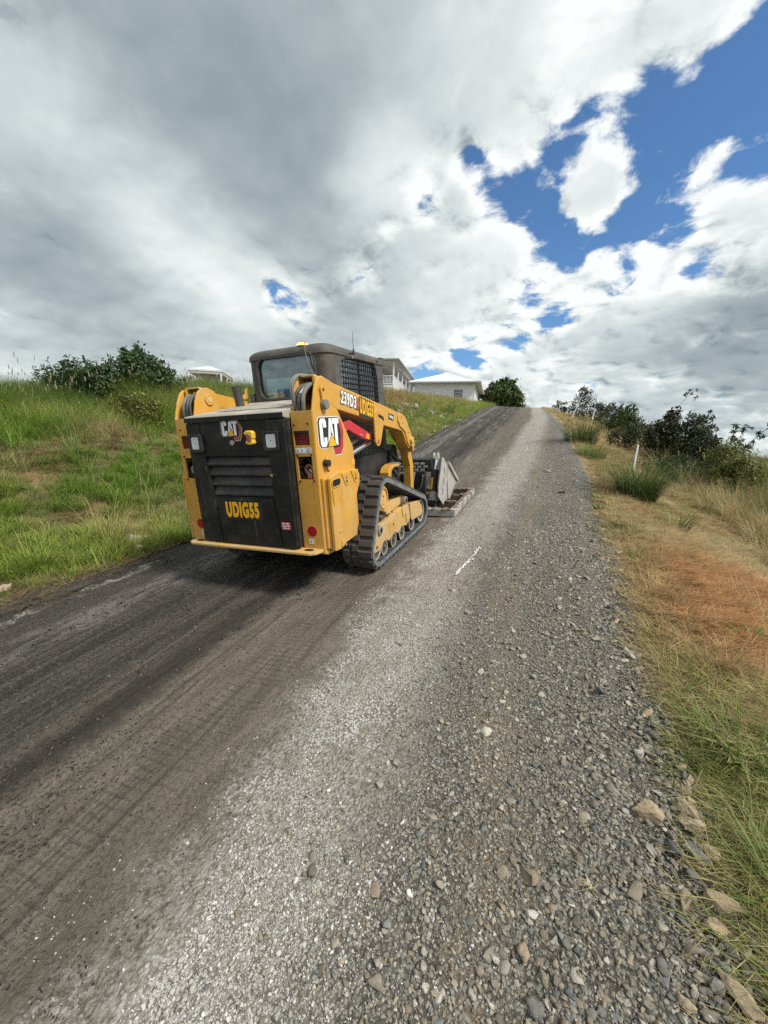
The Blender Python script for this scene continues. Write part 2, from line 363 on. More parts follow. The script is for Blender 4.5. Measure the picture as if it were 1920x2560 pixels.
def sm(y, A, B):
    y = np.asarray(y, float); k = np.clip((y - 6) * .3, .05, 1.6)
    return (np.interp(y - k, A, B) + 2 * np.interp(y, A, B) + np.interp(y + k, A, B)) / 4
BD = [0, .35, .9, 1.5, 2.3, 3.0, 3.8, 5.2, 6.8, 8.5, 11, 20, 60, 2000]
BZ = [0, .04, .13, .42, .86, .98, 1.18, 1.58, 1.62, 1.62, 1.65, 1.6, 1.2, -10]
DD = [0, .3, .7, 1.2, 2, 3, 5, 8, 15, 30, 60, 200, 2000]
DZ = [0, .05, .18, .36, .62, .92, 1.32, 1.8, 3.2, 5.2, 7.5, 11, 22]
def height(x, y):
    x = np.asarray(x, float); y = np.asarray(y, float)
    zl = sm(y, YL, ZL); zr = sm(y, YR, ZR)
    f = (x + 3.95) / 5.05
    z = zl + (zr - zl) * np.clip(f, 0, 1)
    dl = np.clip(-3.95 - x, 0, None); dr = np.clip(x - 1.1, 0, None)
    sc = np.interp(y, [-40, 4, 9, 13, 24, 32, 42, 50, 62], [.92, .95, 1.16, 1.10, 1.16, .74, .42, .32, .3])
    nz = (fbm(x, y, .7, 3) - .5)
    z = z + np.interp(dl, BD, BZ) * sc * (1 + .25 * (fbm(x, y, .22, 11, 2) - .5)) + np.clip(dl, 0, 1.5) * nz * .28
    z = z - np.interp(dr, DD, DZ) + np.clip(dr, 0, 1.2) * nz * .22
    t = np.clip((dr - 7) / 13, 0, 1); t = t * t * (3 - 2 * t); z = z * (1 - t) + t * np.minimum(z, .5 - .04 * np.hypot(x, y))
    return z
def edgeL(y): return -3.95 + (fbm(y, y * 0, .55, 21) - .5) * .45 + (fbm(y, y * 0, 3.1, 5) - .5) * .12
def edgeR(y): return np.interp(y, [-40, 0, 2, 4.3, 8.7, 20, 36, 60], [.6, .62, .70, .92, 1.22, 1.28, 1.12, 1.0]) + (fbm(y, y * 0, .8, 31) - .5) * .22 + (fbm(y, y * 0, 4.1, 35) - .5) * .10
def road_detail(x, y):
    """ruts, fresh windrow and small lumps of the graded surface (metres)"""
    a = np.clip((12 - y) / 8, 0, 1)
    z = (fbm(x * 6, y, .9, 41, 4) - .5) * .035 + (fbm(x, y, 9, 43, 3) - .5) * .016
    z = z + .020 * np.exp(-((x - .55) / .22) ** 2) - .018 * np.exp(-((x + 1.45) / .30) ** 2) + .012 * np.exp(-((x + 1.86) / .08) ** 2)
    z = z + .030 * np.exp(-((x + 3.62) / .10) ** 2) * fbm(x, y, 2, 44)
    return z * (.25 + .75 * a)
def ground_z(x, y):
    x = np.asarray(x, float); y = np.asarray(y, float)
    inside = (x > edgeL(y)) & (x < edgeR(y)) & (y < 75)
    return height(x, y) + np.where(inside, road_detail(x, y), 0)
def spaced(a, b, d0, grow, dmax=1e9):
    o = [a]; d = d0
    while o[-1] < b: o.append(o[-1] + d); d = min(d * grow, dmax)
    o[-1] = b; return np.array(o)
def strip(name, XF, ys, nu_frac, mat, detail=False):
    """sheet between two side curves; nu_frac are fractions across"""
    V = []
    x0 = XF[0](ys); x1 = XF[1](ys)
    X = x0[:, None] + (x1 - x0)[:, None] * nu_frac[None, :]; Y = np.repeat(ys[:, None], len(nu_frac), 1)
    Z = height(X, Y)
    if detail:
        fade = np.minimum(1, np.minimum(nu_frac, 1 - nu_frac) * 25)[None, :]
        Z = Z + road_detail(X, Y) * fade
    r, c = X.shape; idx = np.arange(r * c).reshape(r, c)
    Fq = np.stack([idx[:-1, :-1], idx[:-1, 1:], idx[1:, 1:], idx[1:, :-1]], -1).reshape(-1, 4)
    me = mesh_np(name, np.stack([X, Y, Z], -1).reshape(-1, 3), Fq, mat, True)
    o = bpy.data.objects.new(name, me); COL.objects.link(o); o['kind'] = 'structure'; return o

# ---- road surface: dark fresh profilings on the left, pale crushed rock band, loose grey stone shoulder
mt, nt = newmat('graded_road'); n = N(nt)
tc = n.n('ShaderNodeTexCoord').outputs['Object']
sp = n.n('ShaderNodeSeparateXYZ'); n.l(tc, sp.inputs[0]); X = sp.outputs[0]; Yc = sp.outputs[1]
Xs = n.math('SUBTRACT', X, n.math('MULTIPLY', n.math('MINIMUM', n.math('MAXIMUM', n.math('SUBTRACT', Yc, 3.5), 0.0), 18.0), .058))   # the fresh dark material widens uphill
st1 = n.noise(n.scaled(tc, 4.5, .45, 1), 1.0, 9, .66)
st2 = n.noise(n.scaled(tc, 15.0, 2.4, 1), 1.0, 7, .70)
blot = n.noise(tc, 1.7, 6, .62); blot2 = n.noise(tc, 6.0, 6, .65); grit = n.noise(tc, 130, 5, .7); grit2 = n.noise(tc, 45, 5, .7)
xw = n.math('MULTIPLY_ADD', n.math('SUBTRACT', blot2, .5), .55, n.math('MULTIPLY_ADD', n.math('SUBTRACT', blot, .5), .35, Xs))
farf = n.step(Yc, 7.0, 11.0)
# charcoal / brown zone
thin = n.noise(n.scaled(tc, 34, .5, 1), 1.0, 4, .6)
dark = n.mix(n.step(st1, .34, .66), (.040, .037, .033), (.115, .102, .086))
dark = n.mix(n.math('MULTIPLY', n.step(thin, .54, .66), .5), dark, (.17, .155, .135)); dark = n.mix(n.math('MULTIPLY', n.step(thin, .46, .36), .6), dark, (.018, .016, .015))
dark = n.mix(n.math('MULTIPLY', n.step(st2, .52, .72), .55), dark, (.14, .125, .107))
clod = n.noise(tc, 26, 6, .72); clod2 = n.noise(tc, 75, 4, .7)
dark = n.mix(n.math('MULTIPLY', n.step(clod, .50, .66), .6), dark, (.135, .118, .098)); dark = n.mix(n.math('MULTIPLY', n.step(clod2, .55, .44), .65), dark, (.014, .013, .012))
brown = n.mix(n.step(st2, .3, .7), (.125, .104, .080), (.205, .176, .142)); brown = n.mix(n.math('MULTIPLY', n.step(thin, .45, .35), .6), brown, (.065, .053, .041)); brown = n.mix(n.math('MULTIPLY', n.step(clod2, .52, .40), .5), brown, (.055, .044, .034))
c = n.mix(n.step(n.math('MULTIPLY_ADD', n.math('SUBTRACT', st1, .5), .7, Xs), -2.25, -1.55), dark, brown)
rut = n.math('MULTIPLY', n.step(n.math('ABSOLUTE', n.math('ADD', n.math('MULTIPLY_ADD', n.math('SUBTRACT', blot2, .5), .3, X), 1.86)), .16, .03), .75)
c = n.mix(rut, c, (.022, .019, .017))
c = n.mix(n.math('MULTIPLY', n.step(n.math('ABSOLUTE', n.math('ADD', n.math('MULTIPLY_ADD', n.math('SUBTRACT', blot2, .5), .5, X), 3.02)), .26, .06), n.step(st2, .35, .65)), c, (.19, .175, .155))
yk = n.math('ABSOLUTE', n.math('SUBTRACT', n.math('FRACT', n.math('MULTIPLY', n.math('MULTIPLY_ADD', n.math('SUBTRACT', clod, .5), .02, Yc), 24.0)), .5))
lane = n.math('MULTIPLY', n.step(n.math('ABSOLUTE', n.math('ADD', X, n.math('MULTIPLY_ADD', Yc, -.040, 1.36))), .17, .13), n.step(blot2, .36, .56))
cleat = n.math('MULTIPLY', n.step(yk, .34, .46), lane)
c = n.mix(n.math('MULTIPLY', cleat, .26), c, (.055, .045, .035))
# pale limey line along the left edge
c = n.mix(n.math('MULTIPLY', n.step(n.math('ABSOLUTE', n.math('ADD', n.math('MULTIPLY_ADD', n.math('SUBTRACT', blot2, .5), .40, n.math('MULTIPLY_ADD', n.math('SUBTRACT', clod, .5), .16, X)), 3.58)), .045, .012), n.math('MULTIPLY', n.step(blot, .42, .56), n.step(clod2, .38, .52))), c, (.30, .275, .23))
# far stretch: faint pale wheel streaks
c = n.mix(n.math('MULTIPLY', farf, n.math('MULTIPLY', n.step(st1, .55, .70), .55)), c, (.24, .23, .215))
# pale gravel zone
vor = n.n('ShaderNodeTexVoronoi'); n.l(tc, vor.inputs['Vector']); vor.inputs['Scale'].default_value = 75; vor.inputs['Randomness'].default_value = 1
stone = n.mix(vor.outputs['Color'], (.40, .385, .355), (.68, .665, .63))
stone = n.mix(n.step(vor.outputs['Distance'], .35, .62), stone, (.23, .205, .175))
fines = n.mix(n.step(grit2, .35, .65), (.21, .178, .142), (.40, .375, .335))
pale = n.mix(n.step(n.math('MULTIPLY_ADD', blot2, .6, n.math('MULTIPLY', blot, .4)), .49, .60), fines, stone)
c = n.mix(n.math('MULTIPLY', n.step(xw, -1.10, -.78), n.step(n.math('ADD', grit2, n.math('MULTIPLY', n.step(Xs, -1.0, -.5), .35)), .42, .52)), c, pale)
# shoulder
sh = n.mix(vor.outputs['Color'], (.14, .133, .115), (.35, .33, .285))
sh = n.mix(n.step(vor.outputs['Distance'], .32, .6), sh, (.105, .095, .08))
sh = n.mix(n.math('MULTIPLY', n.step(n.math('ABSOLUTE', xw), .14, .03), .55), sh, (.22, .175, .12))
xs = n.math('SUBTRACT', xw, n.math('MULTIPLY', n.math('MINIMUM', n.math('MAXIMUM', n.math('SUBTRACT', Yc, 3.0), 0.0), 8.0), .030))
c = n.mix(n.step(xs, -.52, -.18), c, sh)
edge = n.mix(vor.outputs['Color'], (.10, .094, .083), (.27, .255, .225))
c = n.mix(n.step(n.math('SUBTRACT', n.math('MULTIPLY_ADD', n.math('SUBTRACT', blot2, .5), .5, X), n.math('MULTIPLY', n.math('MINIMUM', n.math('MAXIMUM', n.math('SUBTRACT', Yc, 2.0), 0.0), 7.0), .06)), .44, .62), c, edge)
c = n.mix(n.math('MULTIPLY', n.step(grit, .62, .72), n.step(X, -1.6, -.9, .15, .5)), c, (.52, .51, .48))
bs = n.n('ShaderNodeBsdfPrincipled'); n.l(c, bs.inputs['Base Color']); bs.inputs['Roughness'].default_value = .92; bs.inputs['Specular IOR Level'].default_value = .25
hh = n.math('MULTIPLY_ADD', grit, .5, n.math('MULTIPLY_ADD', grit2, .9, n.math('MULTIPLY', n.math('SUBTRACT', 1.0, vor.outputs['Distance']), n.step(X, -1.1, -.8))))
hh = n.math('SUBTRACT', n.math('MULTIPLY_ADD', thin, .8, n.math('MULTIPLY_ADD', st2, .7, n.math('MULTIPLY_ADD', clod, 1.8, hh))), n.math('MULTIPLY', cleat, .4))
n.l(bump(n, hh, .9, .018), bs.inputs['Normal'])
o = n.n('ShaderNodeOutputMaterial'); n.l(bs.outputs[0], o.inputs[0]); M['road'] = mt

def soil(name, cols, scale=1.2, bs_=.6, far=False):
    mt, nt = newmat(name); n = N(nt); tc = n.n('ShaderNodeTexCoord').outputs['Object']
    a = n.noise(tc, scale, 7, .65); b = n.noise(tc, scale * 9, 6, .7)
    c = n.ramp(n.math('MULTIPLY_ADD', a, .75, n.math('MULTIPLY', b, .25)), cols)
    c = n.mix(n.step(n.noise(tc, 60, 4, .7), .45, .7, 0, .5), c, (.30, .24, .14))
    if far:
        sq = n.n('ShaderNodeSeparateXYZ'); n.l(tc, sq.inputs[0]); gx = n.math('DIVIDE', n.math('SUBTRACT', sq.outputs[0], 1.85), .85); gy = n.math('DIVIDE', n.math('SUBTRACT', sq.outputs[1], 3.5), 1.15)
        ge = n.math('EXPONENT', n.math('MULTIPLY', n.math('ADD', n.math('MULTIPLY', gx, gx), n.math('MULTIPLY', gy, gy)), -1.0)); c = n.mix(n.math('MULTIPLY', n.step(n.math('MULTIPLY_ADD', n.math('SUBTRACT', b, .5), 1.2, ge), .25, .6), .85), c, n.mix(n.noise(tc, 22, 5, .7), (.30, .135, .055), (.52, .28, .13)))
        sx_ = n.n('ShaderNodeSeparateXYZ'); n.l(tc, sx_.inputs[0]); c = n.mix(n.step(n.math('MULTIPLY_ADD', a, 3.0, sx_.outputs[0]), 4.5, 7.5), c, n.mix(n.step(a, .4, .6), (.075, .13, .022), (.13, .18, .035)))
    bs = n.n('ShaderNodeBsdfPrincipled'); n.l(c, bs.inputs['Base Color']); bs.inputs['Roughness'].default_value = .95; bs.inputs['Specular IOR Level'].default_value = .2
    n.l(bump(n, n.math('MULTIPLY_ADD', b, 1.5, n.noise(tc, 50, 5, .7)), bs_, .06), bs.inputs['Normal'])
    o = n.n('ShaderNodeOutputMaterial'); n.l(bs.outputs[0], o.inputs[0]); return mt
M['bank'] = soil('bank_soil', [(.30, (.055, .060, .022)), (.46, (.10, .085, .035)), (.56, (.19, .125, .06)), (.70, (.34, .19, .09))])
M['verge'] = soil('verge_soil', [(.28, (.13, .11, .05)), (.44, (.30, .21, .10)), (.60, (.38, .225, .11)), (.75, (.42, .31, .18))], 1.6, .6, True)
ysn = np.concatenate([np.arange(-5, 7.0, .03), spaced(7.0, 75, .035, 1.025, 1.0)])
road = strip('road', (edgeL, edgeR), ysn, np.linspace(0, 1, 170), M['road'], True)
ysb = np.concatenate([np.arange(-8, 14, .14), spaced(14, 80, .16, 1.03, 2), spaced(80, 1600, 4, 1.2)[1:]])
road_end = 75
# left bank: shares its edge with the road
fl = spaced(0, 14, .10, 1.035, .5) ; fl = np.concatenate([fl, spaced(14, 1500, .8, 1.25)[1:]])
def sheet(name, ys, XS, mat):
    r, c = XS.shape; Yg = np.repeat(ys[:, None], c, 1); Z = height(XS, Yg); idx = np.arange(r * c).reshape(r, c)
    Fq = np.stack([idx[:-1, :-1], idx[:-1, 1:], idx[1:, 1:], idx[1:, :-1]], -1).reshape(-1, 4)
    o = bpy.data.objects.new(name, mesh_np(name, np.stack([XS, Yg, Z], -1).reshape(-1, 3), Fq, mat, True)); COL.objects.link(o); o['kind'] = 'structure'; return o
sheet('hillside_bank', ysb, edgeL(ysb)[:, None] + .06 - fl[::-1][None, :], M['bank'])
fr = np.concatenate([spaced(0, 8, .10, 1.03, .35), spaced(8, 1500, .5, 1.25)[1:]])
sheet('roadside_slope', ysb, edgeR(ysb)[:, None] - .06 + fr[None, :], M['verge'])
yse = spaced(74.5, 1600, 4, 1.2)
sheet('hilltop_ground', yse, edgeL(yse)[:, None] + (edgeR(yse) - edgeL(yse))[:, None] * np.linspace(0, 1, 8)[None, :], M['bank'])

# ================================================================== SCATTER: points -> instances
PROTO = bpy.data.collections.new('prototypes')            # never linked to the scene: only a source of shapes
def proto_col(name, meshes):
    c = bpy.data.collections.new(name)
    for i, me in enumerate(meshes):
        ob = bpy.data.objects.new('%s_%02d' % (name, i), me); c.objects.link(ob)
    return c
def scatter(name, pts, scl, rot, tint, pick, col):
    me = bpy.data.meshes.new(name); k = len(pts); me.vertices.add(k); me.vertices.foreach_set('co', np.asarray(pts, np.float32).ravel())
    for nm, ty, ar, key in (('scl', 'FLOAT_VECTOR', scl, 'vector'), ('rot', 'FLOAT_VECTOR', rot, 'vector'), ('tint', 'FLOAT_VECTOR', tint, 'vector'), ('pick', 'INT', pick, 'value')):
        a = me.attributes.new(nm, ty, 'POINT'); a.data.foreach_set(key, np.asarray(ar, np.int32 if ty == 'INT' else np.float32).ravel())
    o = bpy.data.objects.new(name, me); COL.objects.link(o)
    g = bpy.data.node_groups.new(name, 'GeometryNodeTree')
    g.interface.new_socket('Geometry', in_out='INPUT', socket_type='NodeSocketGeometry'); g.interface.new_socket('Geometry', in_out='OUTPUT', socket_type='NodeSocketGeometry')
    i = g.nodes.new('NodeGroupInput'); u = g.nodes.new('NodeGroupOutput'); ip = g.nodes.new('GeometryNodeInstanceOnPoints'); ci = g.nodes.new('GeometryNodeCollectionInfo')
    ci.inputs['Collection'].default_value = col; ci.inputs['Separate Children'].default_value = True; ci.inputs['Reset Children'].default_value = True
    ip.inputs['Pick Instance'].default_value = True
    def na(nm, t):
        q = g.nodes.new('GeometryNodeInputNamedAttribute'); q.data_type = t; q.inputs['Name'].default_value = nm; return q.outputs['Attribute']
    L = g.links.new
    e2r = g.nodes.new('FunctionNodeEulerToRotation'); L(na('rot', 'FLOAT_VECTOR'), e2r.inputs[0]); L(e2r.outputs[0], ip.inputs['Rotation'])
    L(i.outputs[0], ip.inputs['Points']); L(ci.outputs[0], ip.inputs['Instance']); L(na('pick', 'INT'), ip.inputs['Instance Index'])
    L(na('scl', 'FLOAT_VECTOR'), ip.inputs['Scale']); L(ip.outputs[0], u.inputs[0])
    md = o.modifiers.new('scatter', 'NODES'); md.node_group = g; o['kind'] = 'stuff'; return o

# ---- broken stones
_ico = bmesh.new(); bmesh.ops.create_icosphere(_ico, subdivisions=2, radius=1); ICO2 = np.array([v.co[:] for v in _ico.verts]); ICO2F = np.array([[v.index for v in f.verts] for f in _ico.faces]); _ico.free()
_ico = bmesh.new(); bmesh.ops.create_icosphere(_ico, subdivisions=1, radius=1); ICO1 = np.array([v.co[:] for v in _ico.verts]); ICO1F = np.array([[v.index for v in f.verts] for f in _ico.faces]); _ico.free()
_ico = bmesh.new(); bmesh.ops.create_icosphere(_ico, subdivisions=4, radius=1); ICO4 = np.array([v.co[:] for v in _ico.verts]); ICO4F = np.array([[v.index for v in f.verts] for f in _ico.faces]); _ico.free()
def rock_mesh(name, seed, mat, fine=True, cuts=9, dims=(1, .8, .6), big=False):
    """broken stone: a ball cut by flat faces, edges chipped"""
    r = np.random.default_rng(seed); V, Fq = (ICO4, ICO4F) if big else ((ICO2, ICO2F) if fine else (ICO1, ICO1F)); V = V.copy()
    for _ in range(cuts):
        d = r.normal(size=3); d /= np.linalg.norm(d); h = r.uniform(.22, .62) if not big else r.uniform(.40, .80); s_ = V @ d; k = s_ > h
        V[k] -= np.outer(s_[k] - h, d)
    if big:
        for fq, am in ((2.0, .30), (4.5, .20), (9.0, .13), (19.0, .07)):
            ph = r.uniform(0, 6.28, 6); dr = r.normal(size=(6, 3)) * fq
            V = V * (1 + am * np.mean([np.abs(np.sin(V @ dr[q] + ph[q])) - .6 for q in range(6)], 0)[:, None] * 1.8)
        V *= 1 + r.normal(size=(len(V), 1)) * .014
    else: V *= 1 + r.normal(size=(len(V), 1)) * .045
    V = V / np.abs(V).max() * np.array(dims) * r.uniform(.85, 1.15, 3)
    return mesh_np(name, V, Fq, mat)
def stonemat(name, stops, instanced=True, rough=.85):
    mt, nt = newmat(name); n = N(nt); tc = n.n('ShaderNodeTexCoord').outputs['Object']
    if instanced:
        a = n.n('ShaderNodeAttribute', attribute_type='INSTANCER', attribute_name='tint'); c = a.outputs['Color']
        sc_ = 1.6
    else:
        oi = n.n('ShaderNodeObjectInfo'); c = n.ramp(oi.outputs['Random'], stops); sc_ = 14
    v = n.noise(tc, sc_, 6, .7)
    c = n.mix(1.0, c, n.ramp(v, [(.3, (.66, .65, .63)), (.7, (1.2, 1.2, 1.18))]), 'MULTIPLY')
    bs = n.n('ShaderNodeBsdfPrincipled'); n.l(c, bs.inputs['Base Color']); bs.inputs['Roughness'].default_value = rough; bs.inputs['Specular IOR Level'].default_value = .3
    n.l(bump(n, n.noise(tc, sc_ * 4, 5, .7), .5, .01 if not instanced else .2), bs.inputs['Normal'])
    o = n.n('ShaderNodeOutputMaterial'); n.l(bs.outputs[0], o.inputs[0]); return mt
M['gravel'] = stonemat('gravel_stone', None)
GRAV = proto_col('gravel_shape', [rock_mesh('gravel_shape', 100 + i, M['gravel'], i < 6, 11, (1, .85, .68)) for i in range(9)])
def lay(k, xlo, xhi, ylo, yhi, prob, size, cols, seed, ypow=1.7):
    r = np.random.default_rng(seed); y = ylo + (yhi - ylo) * r.random(k) ** ypow; x = r.uniform(xlo, xhi, k)
    keep = r.random(k) < prob(x, y); x = x[keep]; y = y[keep]; k = len(x)
    s = np.clip(size(x, y, r, k), .003, .05); z = ground_z(x, y) + s * .12
    ci = np.array(cols)[r.integers(0, len(cols), k)] * r.uniform(.75, 1.2, (k, 1))
    return np.stack([x, y, z], 1), np.stack([s * r.uniform(.8, 1.25, k), s * r.uniform(.8, 1.2, k), s * r.uniform(.75, 1.15, k)], 1), r.uniform(-.5, .5, (k, 3)) * np.array([1, 1, 12.6]), ci, r.integers(0, 9, k)
GREY = [(.25, .235, .20), (.31, .295, .25), (.37, .345, .29), (.17, .17, .155), (.30, .26, .20), (.42, .385, .315), (.23, .24, .225), (.36, .315, .245), (.50, .47, .405), (.21, .19, .155), (.29, .24, .175)]
PALE = [(.60, .585, .55), (.52, .505, .475), (.66, .645, .615), (.43, .415, .385), (.56, .525, .47), (.70, .69, .66)]
CRUMB = [(.050, .043, .036), (.085, .072, .058), (.030, .027, .024), (.12, .105, .088), (.06, .056, .052)]
def cat_(*a): return [np.concatenate(q) for q in zip(*a)]
# shoulder: loose grey stone
shoulder = cat_(
    lay(104000, -.7, 1.1, .35, 5.2, lambda x, y: np.clip((5.2 - y) / 1.4, 0, 1) * np.clip((x + .62) / .5, .05, 1) * (x < edgeR(y) + .06), lambda x, y, r, k: r.lognormal(-5.30 + .34 * np.clip(x, -.3, .7), .55, k), GREY, 1, 1.9),
    lay(24000, -.1, 1.4, 3.6, 13, lambda x, y: np.clip((y - 3.6) / 1.4, 0, 1) * np.clip((x - .1) / .7, .06, 1) * (x < edgeR(y) + .06), lambda x, y, r, k: r.lognormal(-4.75, .45, k), GREY, 2, 1.6),
    lay(2600, -.2, 1.35, .4, 9, lambda x, y: (x < edgeR(y) + .1) * np.clip(x + .3, .08, 1), lambda x, y, r, k: r.lognormal(-4.15, .26, k), GREY, 3, 1.9))
scatter('loose_gravel', *shoulder, GRAV)
patch = lambda x, y: np.clip(fbm(x * 1.6 + y * .15, y * .8, 2.0, 61, 5) * 7.5 - 3.6 + np.clip((x + .93) * 3.0, -3, .8), 0.012, 1) * np.clip((x + 1.14) * 9, .02, 1)
pale = cat_(
    lay(110000, -1.25, .05, .3, 4.8, lambda x, y: np.clip((4.8 - y) / 1.4, 0, 1) * patch(x, y) * np.clip((-.18 - x) / .3, .10, 1), lambda x, y, r, k: r.lognormal(-5.68, .45, k), PALE, 4, 1.9),
    lay(26000, -1.1, .75, 3.2, 14, lambda x, y: np.clip((y - 3.2) / 1.4, 0, 1) * np.clip((.75 - x) * 3, 0, 1) * patch(x - .058 * np.clip(y - 3.5, 0, 18), y), lambda x, y, r, k: r.lognormal(-5.05, .35, k), PALE, 5, 1.5),
    lay(700, -3.6, -1.1, .5, 5, lambda x, y: .3 + 0 * x, lambda x, y, r, k: r.lognormal(-5.5, .3, k), PALE, 6, 1.3))
scatter('crushed_rock', *pale, GRAV)
crumbs = cat_(
    lay(46000, -3.95, -1.45, .5, 7.5, lambda x, y: np.clip(fbm(x * 3, y, 1.4, 63) * 3.2 - 1.0, .05, 1), lambda x, y, r, k: r.lognormal(-5.3, .42, k), CRUMB, 7, 1.5),
    lay(9000, -1.7, -.9, .4, 7.5, lambda x, y: np.clip(fbm(x * 3, y, 2.0, 64) * 2.6 - 1.1, .02, 1), lambda x, y, r, k: r.lognormal(-5.7, .35, k), CRUMB + [(.20, .17, .14)], 8, 1.6))
scatter('soil_crumbs', *crumbs, GRAV)
# ---- grass tufts
def blade_set(nb, hmin, hmax, spread, lean, width, seed, droop=.5, flat=0, seeds=0):
    r = np.random.default_rng(seed); V = []; Fq = []; C = []
    for _ in range(nb):
        a = r.uniform(0, 6.283); rad = spread * math.sqrt(r.random()); bx, by = rad * math.cos(a), rad * math.sin(a)
        h = r.uniform(hmin, hmax); ln = lean * r.uniform(.3, 1.3); d = a + r.normal() * .7; dr = droop * r.uniform(.3, 1.5); wd = width * r.uniform(.7, 1.3)
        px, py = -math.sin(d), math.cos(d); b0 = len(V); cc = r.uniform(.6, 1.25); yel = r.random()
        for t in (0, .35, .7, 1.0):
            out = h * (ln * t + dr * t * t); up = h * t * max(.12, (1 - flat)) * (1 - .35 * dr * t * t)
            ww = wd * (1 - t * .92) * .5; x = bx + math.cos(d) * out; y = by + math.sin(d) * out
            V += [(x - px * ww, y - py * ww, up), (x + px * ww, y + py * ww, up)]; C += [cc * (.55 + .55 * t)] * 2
        for q in range(3): Fq += [(b0 + 2 * q, b0 + 2 * q + 1, b0 + 2 * q + 3, b0 + 2 * q + 2)]
        if seeds and r.random() < seeds:
            tx, ty, tz = V[-1]
            for q in range(5):
                b1 = len(V); oz = tz + .02 * q * h; s = .0045
                V += [(tx + s * math.cos(q * 2.1), ty + s * math.sin(q * 2.1), oz), (tx - s * math.cos(q * 2.1), ty - s * math.sin(q * 2.1), oz), (tx + .02 * math.cos(d), ty + .02 * math.sin(d), oz + .04), (tx, ty, oz + .05)]
                C += [1.5] * 4; Fq += [(b1, b1 + 1, b1 + 2, b1 + 3)]
    return np.array(V), np.array(Fq), np.array(C)
def grassmat(name, instanced=True, base=(.1, .16, .03), trans=.35):
    mt, nt = newmat(name); n = N(nt)
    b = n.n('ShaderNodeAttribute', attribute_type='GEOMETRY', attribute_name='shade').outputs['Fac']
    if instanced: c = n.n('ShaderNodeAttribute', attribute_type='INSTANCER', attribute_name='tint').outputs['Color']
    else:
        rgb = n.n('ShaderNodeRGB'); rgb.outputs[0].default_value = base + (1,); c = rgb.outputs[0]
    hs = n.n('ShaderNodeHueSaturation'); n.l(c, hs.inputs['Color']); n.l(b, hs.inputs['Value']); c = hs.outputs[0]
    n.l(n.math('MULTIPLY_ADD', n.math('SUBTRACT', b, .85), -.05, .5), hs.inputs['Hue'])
    df = n.n('ShaderNodeBsdfPrincipled'); n.l(c, df.inputs['Base Color']); df.inputs['Roughness'].default_value = .55; df.inputs['Specular IOR Level'].default_value = .3
    tr = n.n('ShaderNodeBsdfTranslucent'); n.l(c, tr.inputs[0]); mx = n.n('ShaderNodeMixShader'); mx.inputs[0].default_value = trans
    n.l(df.outputs[0], mx.inputs[1]); n.l(tr.outputs[0], mx.inputs[2]); o = n.n('ShaderNodeOutputMaterial'); n.l(mx.outputs[0], o.inputs[0]); return mt
M['grass'] = grassmat('grass_blade')
def blades_mesh(name, args, mat):
    V, Fq, C = args; me = mesh_np(name, V, Fq, mat, True); a = me.attributes.new('shade', 'FLOAT', 'POINT'); a.data.foreach_set('value', C.astype(np.float32)); return me
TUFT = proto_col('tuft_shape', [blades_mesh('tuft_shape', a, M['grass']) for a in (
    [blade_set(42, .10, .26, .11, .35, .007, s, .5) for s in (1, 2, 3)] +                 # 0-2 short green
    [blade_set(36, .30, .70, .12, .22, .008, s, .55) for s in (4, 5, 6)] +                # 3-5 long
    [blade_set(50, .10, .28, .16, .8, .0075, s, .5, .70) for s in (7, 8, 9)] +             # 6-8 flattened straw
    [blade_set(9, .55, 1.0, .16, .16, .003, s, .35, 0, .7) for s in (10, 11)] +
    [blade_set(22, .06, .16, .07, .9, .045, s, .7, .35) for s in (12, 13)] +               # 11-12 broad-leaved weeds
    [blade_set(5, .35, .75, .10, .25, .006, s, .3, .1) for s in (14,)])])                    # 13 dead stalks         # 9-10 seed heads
def field(k, xy, dens, kind, size, tintf, seed, sink=.01):
    r = np.random.default_rng(seed); x, y = xy(r, k); keep = r.random(k) < dens(x, y); x = x[keep]; y = y[keep]; k = len(x)
    s = size(x, y, r, k); z = height(x, y) - sink; t = tintf(x, y, r, k)
    return np.stack([x, y, z], 1), np.stack([s, s, s * r.uniform(.8, 1.2, k)], 1), np.stack([r.normal(0, .12, k), r.normal(0, .12, k), r.uniform(0, 6.28, k)], 1), t, kind(x, y, r, k)
def lerp(a, b, t): return np.array(a)[None] * (1 - t[:, None]) + np.array(b)[None] * t[:, None]
def left_tint(x, y, r, k):
    d = edgeL(y) - x; g = fbm(x, y, .9, 71); c = lerp((.15, .26, .034), (.32, .39, .075), np.clip(g * 2.2 - .6 + r.normal(0, .12, k), 0, 1))
    up = np.clip((d - 3.6) / 2, 0, 1); c = c * (1 - up[:, None]) + lerp((.075, .13, .028), (.14, .20, .045), r.random(k)) * up[:, None]
    dry = np.clip(fbm(x, y, 1.1, 77) * 3.2 - 1.75 + .8 * np.exp(-((d - 2.95) / .5) ** 2) * fbm(x, y, .5, 79) * 1.6, 0, 1) * (1 - up * .7)
    c = c * (1 - dry[:, None]) + lerp((.32, .25, .11), (.46, .38, .20), r.random(k)) * dry[:, None]
    far = np.clip((y - 13) / 5, 0, 1) * np.clip((d - 1.2) / 1.5, 0, 1) * np.clip(fbm(x, y, .35, 83) * 4 - 1.2, 0, 1)
    c = c * (1 - far[:, None]) + lerp((.30, .22, .09), (.42, .31, .14), r.random(k)) * far[:, None]
    return c * 1.30 * r.uniform(.8, 1.2, (k, 1))
def ledge(x, y):
    d = edgeL(y) - x; return np.clip(np.exp(-((d - 2.9) / .5) ** 2) * (fbm(x, y, .6, 79) * 2.8 - .35), 0, 1)
near = lambda r, k: (edgeL(0.) - r.uniform(.02, 9, k), 14 * r.random(k) ** 1.15 - .5)
